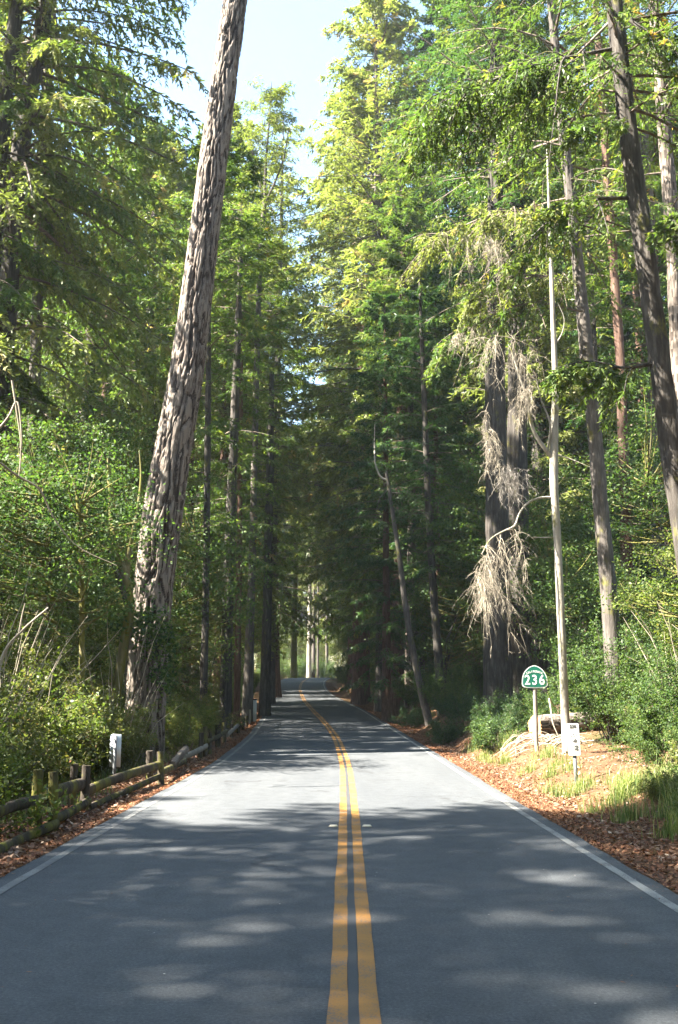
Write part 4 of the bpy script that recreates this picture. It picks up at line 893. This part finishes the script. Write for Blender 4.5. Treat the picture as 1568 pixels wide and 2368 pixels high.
rail([(120, 1895, 13.0), (160, 1880, 14.1), (205, 1852, 15.1)], .10, .12, 54)
rail([(205, 1868, 15.1), (280, 1835, 17.2), (370, 1795, 19.4)], .09, .10, 55)
rail([(-40, 1985, 10.6), (40, 1945, 11.8), (130, 1905, 12.9)], .10, .12, 56)
rail([(375, 1785, 19.5), (400, 1773, 21.4), (428, 1760, 24.2)], .10, .12, 57)
rail([(425, 1750, 24.2), (445, 1742, 25.4), (478, 1725, 27.0)], .09, .14, 58, 'wood_post')
rail([(478, 1715, 27.0), (505, 1703, 30.5), (525, 1690, 33.0)], .09, .13, 59)
rail([(525, 1700, 33.0), (538, 1688, 35.5), (552, 1675, 38.5)], .10, .15, 60, 'wood_post')
rail([(552, 1684, 38.5), (565, 1672, 42.0)], .10, .13, 61)
# bleached log leaning over the fence
P = [pix(400, 1768, 21.2), pix(415, 1748, 21.8), pix(430, 1732, 22.3)]
lg = thing('weathered_log', P[0], 'short bleached log lying over the fence right of the leaning trunk', 'log')
link('log_body', smooth(mesh_np('log_body', rough_bar([p-P[0] for p in P], .13, .13, 71, 18, 12), ['bark_grey'])), lg)
# white delineator posts
g = pix(589, 1655, 47); x = g[0]; gz = Hs(x, 47)
pw = thing('marker_post', (x, 47, gz), 'short white wooden post at the far end of the fence', 'post')
link('post', mesh_np('post', [(*box_v(0, 0, .45, .16, .12, 1.1), 0, None)], ['sign_white']), pw)
link('cap', mesh_np('cap', [(*box_v(0, 0, 1.03, .20, .16, .06), 0, None)], ['wood_fence']), pw)
g = pix(577, 1655, 45.5); x2 = g[0]
tag(link('stake', smooth(mesh_np('stake', rough_bar([(0, 0, -.2), (.03, 0, .35), (.02, 0, .62)], .09, .09, 77), ['wood_dead'])), loc=(x2, 45.5, Hs(x2, 45.5))), 'pale low stake just left of the white wooden post', 'stake')
g = gpix(907, 1658); x = g[0]
o = tag(link('delineator_post', mesh_np('delineator_post', [(*box_v(0, 0, .3, .085, .03, .85), 0, None)], ['wood_post']), loc=(g[0], g[1], g[2])), 'small grey delineator post on the right verge near the shaded trees', 'post')

# marker panel seen from behind, left
x = pix(266, 1740, 19.6)[0]; gz = Hs(x, 19.6); zt = pix(266, 1698, 19.6)[2]; zb = pix(266, 1774, 19.6)[2]
ms = thing('marker_sign', (x, 19.6, gz), 'narrow grey metal marker seen from behind, in the bushes left of the leaning trunk', 'sign')
link('panel', mesh_np('panel', [(*box_v(0, .03, (zt+zb)/2-gz, .215, .004, zt-zb), 0, None)], ['metal_back']), ms)
link('post', mesh_np('post', [(*box_v(0, 0, (zt-.02-gz)/2-.1, .055, .045, zt-.02-gz+.2), 0, None)], ['metal_post']), ms)

# ================================================================== ROUTE SIGN
def text_mesh(txt, size, mat, bold=.0, xs=1.0, thick=.002):
    c = bpy.data.curves.new('t', 'FONT'); c.body = txt; c.size = size; c.offset = bold; c.extrude = thick; c.align_x = 'CENTER'; c.align_y = 'CENTER'; c.resolution_u = 6
    o = bpy.data.objects.new('t', c); COL.objects.link(o); bpy.context.view_layer.update()
    me = bpy.data.meshes.new_from_object(o.evaluated_get(bpy.context.evaluated_depsgraph_get())); bpy.data.objects.remove(o)
    me.materials.clear(); me.materials.append(M[mat]); me.transform(Matrix.Diagonal((xs, 1, 1, 1))); return me
def face_text(parent, txt, size, mat, x, z, y, rot=0.0, bold=0.0, xs=1.0, name='lettering'):
    o = link(name, text_mesh(txt, size, mat, bold, xs), parent); o.location = (x, y, z)
    o.rotation_euler = Euler((math.pi/2, 0, 0)).to_matrix().to_4x4().to_euler(); o.rotation_euler = (Matrix.Rotation(rot, 3, 'Y')@Euler((math.pi/2, 0, 0)).to_matrix()).to_euler()
    return o
def plate(pts, y0, y1, mat, name):
    """extruded outline in the xz plane"""
    n = len(pts); V = np.array([(a, y0, b_) for a, b_ in pts]+[(a, y1, b_) for a, b_ in pts]); me = bpy.data.meshes.new(name)
    fs = [list(range(n)), list(range(2*n-1, n-1, -1))]+[[i, i+n, (i+1) % n+n, (i+1) % n] for i in range(n)]
    me.from_pydata([tuple(v) for v in V], [], fs); me.materials.append(M[mat]); me.update(); return me
Ys = 24.2; sx = pix(1242, 1735, Ys)[0]; gz = Hs(sx, Ys)
zt = pix(1242, 1538.5, Ys)[2]-gz; zb = pix(1242, 1591, Ys)[2]-gz
rs = thing('route_sign', (sx, Ys, gz), 'green spade-shaped California 236 route sign on a grey wooden post', 'sign')
link('post', smooth(mesh_np('post', rough_bar([(0, .055, -.3), (.005, .055, 1.0), (0, .055, zb+.3)], .095, .09, 90, 20, 10), ['wood_post'])), rs)
half = [(0, 1.0), (.075, .985), (.16, .945), (.25, .88), (.335, .79), (.405, .68), (.452, .56), (.482, .43), (.497, .28), (.50, .17), (.485, .10), (.45, .055), (.38, .03), (.25, .012), (0, 0)]
hp = curve(np.array([(a, 0, b_) for a, b_ in half]), 60)
def spade(s, dy=0): 
    cx, cz = 0, .48
    r = [((a)*s*.61, (zb+((b_-cz)*s+cz)*(zt-zb))) for a, _, b_ in hp]
    return r+[(-a, b_) for a, b_ in r[-2:0:-1]]
link('panel', plate(spade(1.0), .004, 0, 'sign_white', 'panel'), rs)
link('face', plate(spade(.925), -.001, -.004, 'sign_green', 'face'), rs)
hs = zt-zb
for ch, x in (('2', -.172), ('3', 0), ('6', .172)): face_text(rs, ch, .325, 'sign_white', x, zb+hs*.335, -.0065, bold=.006, xs=.84, name='numeral')
for k, ch in enumerate('CALIFORNIA'):
    a = (k-4.5)*.100; rr = .40
    face_text(rs, ch, .072, 'sign_white', math.sin(a)*rr, zb+hs*.725-rr*(1-math.cos(a)), -.0065, rot=a, bold=.002, xs=.78)
rs.rotation_euler = (0, 0, math.radians(-3))
# mile marker
Ym = 18.3; mx = pix(1332, 1780, Ym)[0]; gz = Hs(mx, Ym); zt = pix(1330, 1672.5, Ym)[2]-gz; zb = pix(1333, 1747, Ym)[2]-gz
mm = thing('mile_marker', (mx, Ym, gz), 'white narrow postmile marker reading 236 on a dark steel post', 'sign')
link('post', mesh_np('post', [(*box_v(.005, .03, zb/2-.05, .062, .03, zb+.35), 0, None), (*box_v(.03, .045, zb/2-.05, .006, .03, zb+.35), 0, None)], ['metal_post']), mm)
w_, c_ = .107, .022; hh = zt-zb
rc = []
for (cx, cz, a0) in ((w_-c_, zt-c_, 0), (-w_+c_, zt-c_, 90), (-w_+c_, zb+c_, 180), (w_-c_, zb+c_, 270)):
    rc += [(cx+c_*math.cos(math.radians(a0+t)), cz+c_*math.sin(math.radians(a0+t))) for t in (0, 30, 60, 90)]
link('panel', plate(rc, .004, 0, 'sign_white', 'panel'), mm)
face_text(mm, '236', .083, 'print_black', .002, zt-.055, -.003, bold=.002, xs=.95, name='numeral')
face_text(mm, 'S', .062, 'print_faded', -.045, zt-.205, -.003); face_text(mm, 'C', .062, 'print_faded', .0, zt-.205, -.003); face_text(mm, 'R', .062, 'print_faded', .05, zt-.20, -.003)
bpy.data.materials['print_faded'].diffuse_color = (.4, .4, .4, 1)
face_text(mm, '9', .125, 'print_black', .008, zt-.305, -.003, rot=math.pi/2, name='numeral')
face_text(mm, '0', .075, 'print_black', .045, zt-.405, -.003, rot=math.pi/2, bold=.001, name='numeral')
face_text(mm, '0', .075, 'print_black', .045, zt-.455, -.003, rot=math.pi/2, bold=.001, name='numeral')
link('underline', mesh_np('underline', [(*box_v(.008, -.003, zt-.43, .006, .003, .10), 0, None)], ['print_black']), mm)
mm.rotation_euler = (0, math.radians(-1.5), math.radians(-4))

# ================================================================== LOG, STICKS, LITTER, GRASS
a = pix(1236, 1666, 26.4); bq = pix(1330, 1664, 27.3); r_ = .27
lg = thing('cut_log', (a[0], 26.4, Hs(a[0], 26.4)), 'thick sawn redwood log with orange cut end lying behind the route sign', 'log'); lb = np.array(lg.location)
zc = lb[2]+r_*.95
A = np.array([a[0], 26.4, zc]); Bq = np.array([bq[0]+1.0, 27.6, Hs(bq[0]+1.0, 27.6)+r_])
Pl = A+(Bq-A)*np.linspace(0, 1, 40)[:, None]
V, q, _, fv = bark_tube(Pl-lb, np.full(40, r_), 40, .05, 'plate', 33, cell=(.08, .3), flare=0)
link('bark', smooth(mesh_np('bark', [(V, q, 0, fv)], ['bark_hero'])), lg)
ring = V[:40]; cen = ring.mean(0); ring2 = cen+(ring-cen)*.97-nrm(Bq-A)*.012
link('cut_face', mesh_np('cut_face', [(np.vstack([ring2, cen-nrm(Bq-A)*.02]), np.array([[i, (i+1) % 40, 40] for i in range(40)]), 0, None), (np.vstack([ring, ring2]), np.array([[i, (i+1) % 40, (i+1) % 40+40, i+40] for i in range(40)]), 0, None)], ['cut_wood']), lg)
# stump behind the log
sp = pix(1293, 1655, 27.6); gz = Hs(sp[0], 27.9)
Ps = np.array([[0, 0, -.2], [0, 0, .2], [.03, 0, .5], [.05, 0, .82]]); 
tag(link('stump', smooth(mesh_np('stump', [bark_tube(curve(Ps, 24), np.linspace(.24, .15, 24), 30, .08, 'fibre', 35, flare=.5, flare_h=.3), ], ['bark_redwood'])), loc=(sp[0]+.1, 27.9, gz)), 'ragged reddish stump at the back of the cut log', 'stump')
# long fallen sticks leaning there
rng = np.random.default_rng(12)
st = thing('brush_pile', (5.0, 25.2, Hs(5.0, 25.2)), 'sunlit heap of pale dead sticks in front of the cut log', 'brush pile'); sb = np.array(st.location)
for k in range(64):
    x = 4.25+rng.random()*1.6; y = 24.4+rng.random()*1.5; L_ = .4+rng.random()*.9; az = rng.normal(0, .7)+(math.pi if rng.random() < .5 else 0)
    s = np.linspace(0, 1, 6); d = np.array([math.cos(az), math.sin(az)*.6])
    X = x+d[0]*(s-.5)*L_; Yy = y+d[1]*(s-.5)*L_; up = .05+.22*rng.random()
    Z = H(X, Yy)+up*.45*np.sin(s*np.pi)+.02+.06*rng.random()
    Q = curve(np.stack([X, Yy, Z], -1)+np.cumsum(rng.normal(0, .02, (6, 3)), axis=0), 9)-sb
    link('stick', mesh_np('stick', [tube_part(Q, np.linspace(.013, .004, 9)*(.5+rng.random()), 4, 0)], ['wood_dead']), st)
for (pp_, r0) in (([(1270, 1615), (1274, 1640), (1278, 1670), (1290, 1700)], .028), ([(1283, 1635), (1276, 1625), (1271, 1612)], .014)):
    bare_branch(st, sb, pp_, 25.9, 25.6, r0, .01, 'wood_dead', 'stick')

def ground_leaves(name, n, gen, size, mat, label, lift=.012, seed=1, nar=.3):
    rng = np.random.default_rng(seed); x, y = gen(rng, n); z = H(x, y)+rng.random(n)*lift+.006
    C = np.stack([x, y, z], -1); nv = nrm(np.array([0, 0, 1.])+rng.normal(0, .35, (n, 3))); a_ = nrm(np.cross(nv, rng.normal(0, 1, (n, 3)))); b_ = np.cross(nv, a_)
    s = size*(.5+rng.random((n, 1)))
    Q = np.stack([C-a_*s*.5, C+b_*s*nar, C+a_*s*.5+nv*s*.12, C-b_*s*nar], 1)
    return tag(link(name, mesh_np(name, [quad_part(Q, 0, rng.random(n))], [mat])), label, 'leaf litter', None, 'stuff')
def gen_side(side, y0, y1, w, p=1.6, inner=-.12):
    def g(rng, n):
        y = y0+(y1-y0)*rng.random(n)**p; o = inner+w*rng.random(n)**1.3
        return (XL(y)-o if side < 0 else XR(y)+o), y
    return g
ground_leaves('fallen_leaves', 42000, gen_side(-1, 6, 70, 1.3), .05, 'litter', 'orange brown fallen needles and leaves along the left road edge', seed=1)
ground_leaves('fallen_leaves', 42000, gen_side(1, 6, 70, 1.5), .045, 'litter', 'orange brown fallen needles and leaves along the right road edge', seed=2)
ground_leaves('dry_bark_litter', 8000, gen_side(1, 8, 34, 3.6, 1.2, .5), .075, 'litter_pale', 'pale dry leaves and bark flakes scattered on the right bank', .04, seed=3, nar=.2)
ground_leaves('dry_bark_litter', 7000, gen_side(-1, 7, 40, 3.0, 1.2, .3), .07, 'litter_pale', 'dry leaves lying under the fence', .04, seed=4)
def gen_road(rng, n):
    y = 6+50*rng.random(n)**1.4; e_ = rng.random(n)**3*1.2; s = rng.random(n) < .5
    return np.where(s, XL(y)+.02+e_, XR(y)-.02-e_), y
rng = np.random.default_rng(44); n = 700; x, y = gen_road(rng, n); C = np.stack([x, y, ZR(y)+.008+.004*rng.random(n)], -1); an = rng.random(n)*6.28; a_ = np.stack([np.cos(an), np.sin(an), 0*an], -1); b_ = np.stack([-np.sin(an), np.cos(an), 0*an], -1); s = .018*(.4+rng.random((n, 1)))
tag(link('stray_needles', mesh_np('stray_needles', [quad_part(np.stack([C-a_*s, C+b_*s*.3, C+a_*s, C-b_*s*.3], 1), 0, rng.random(n))], ['litter'])), 'stray dry needles blown onto the asphalt near its edges', 'leaf litter', None, 'stuff')

def grass(name, n, centers, h0, h1, label, seed=1):
    rng = np.random.default_rng(seed); c = np.asarray(centers); i = rng.integers(0, len(c), n); sp_ = c[i, 2]
    x = c[i, 0]+rng.normal(0, 1, n)*sp_; y = c[i, 1]+rng.normal(0, 1, n)*sp_; ok = (x > XR(y)+.25) | (x < XL(y)-.25); x, y = x[ok], y[ok]; n = len(x)
    z = H(x, y)-.01; h = h0+(h1-h0)*rng.random(n)**1.6; an = rng.random(n)*6.28; d = np.stack([np.cos(an), np.sin(an), 0*an], -1); w = np.stack([-np.sin(an), np.cos(an), 0*an], -1)*(.0035+.003*rng.random((n, 1)))
    b0_ = np.stack([x, y, z], -1); bend = (.15+.6*rng.random((n, 1)))*h[:, None]
    m1 = b0_+d*bend*.3+np.array([0, 0, 1.])*h[:, None]*.6; t = b0_+d*bend+np.array([0, 0, 1.])*(h[:, None]-bend*.25)
    v = rng.random(n); Q = np.stack([b0_-w, b0_+w, m1+w*.8, m1-w*.8], 1); T_ = np.stack([m1-w*.8, m1+w*.8, t], 1)
    return tag(link(name, mesh_np(name, [quad_part(Q, 0, v), tri_part(T_, 0, v)], ['grass'])), label, 'grass', None, 'stuff')
rng = np.random.default_rng(15)
cs = [(XR(y)+.9+rng.random()*.9, y, .06+.08*rng.random()) for y in 10.5+20*rng.random(34)]+[(5.2+rng.random()*1.6, y, .3) for y in np.linspace(10.8, 14.5, 14)]+[(4.6+rng.random()*2.2, 14+rng.random()*5, .2) for _ in range(14)]
grass('roadside_grass', 7000, cs, .06, .40, 'tufts of green and straw grass along the right bank', 2)
cs = [(XL(y)-1.0-rng.random()*1.5, y, .2) for y in np.linspace(14, 34, 30)]
grass('roadside_grass', 2500, cs, .08, .3, 'thin grass around the feet of the left fence', 3)
rng = np.random.default_rng(91); cs = [(3.75+rng.random()*2.2, 11.6+rng.random()*4.4, .13) for _ in range(44)]
grass('roadside_grass', 9000, cs, .10, .42, 'dense grass at the near right corner of the verge', 6)
# low scrubby plants in the near right corner
for i_, (x, y, s, lf) in enumerate(((4.5, 12.6, .5, 'leaf_yellow'), (5.1, 13.9, .6, 'leaf_yellow'), (4.7, 14.9, .45, 'leaf_bush'), (5.6, 15.4, .65, 'leaf_green'), (5.9, 16.8, .8, 'leaf_bush'), (5.2, 12.9, .6, 'leaf_bush'))):
    place('fern_a', x, y, s, i_*1.9, 'low straggly weed in the grass at the near right corner', 'plant', 'weeds in the grass at the near right corner', lf)

# ------------------------------------------------------------------ thin haze
hz = mesh_np('haze', [(*box_v(10, 95, 30, 520, 460, 66), 0, None)], [])
hm = bpy.data.materials.new('haze'); hm.use_nodes = True; nt = hm.node_tree; nt.nodes.remove(nt.nodes['Principled BSDF'])
pv = nt.nodes.new('ShaderNodeVolumePrincipled'); pv.inputs['Density'].default_value = .00025; pv.inputs['Color'].default_value = (.72, .86, 1.0, 1); pv.inputs['Anisotropy'].default_value = .2
nt.links.new(pv.outputs[0], nt.nodes['Material Output'].inputs['Volume']); hz.materials.append(hm)
tag(link('haze', hz), 'thin bluish haze in the forest air', 'haze', None, 'stuff')
S.cycles.volume_bounces = 0
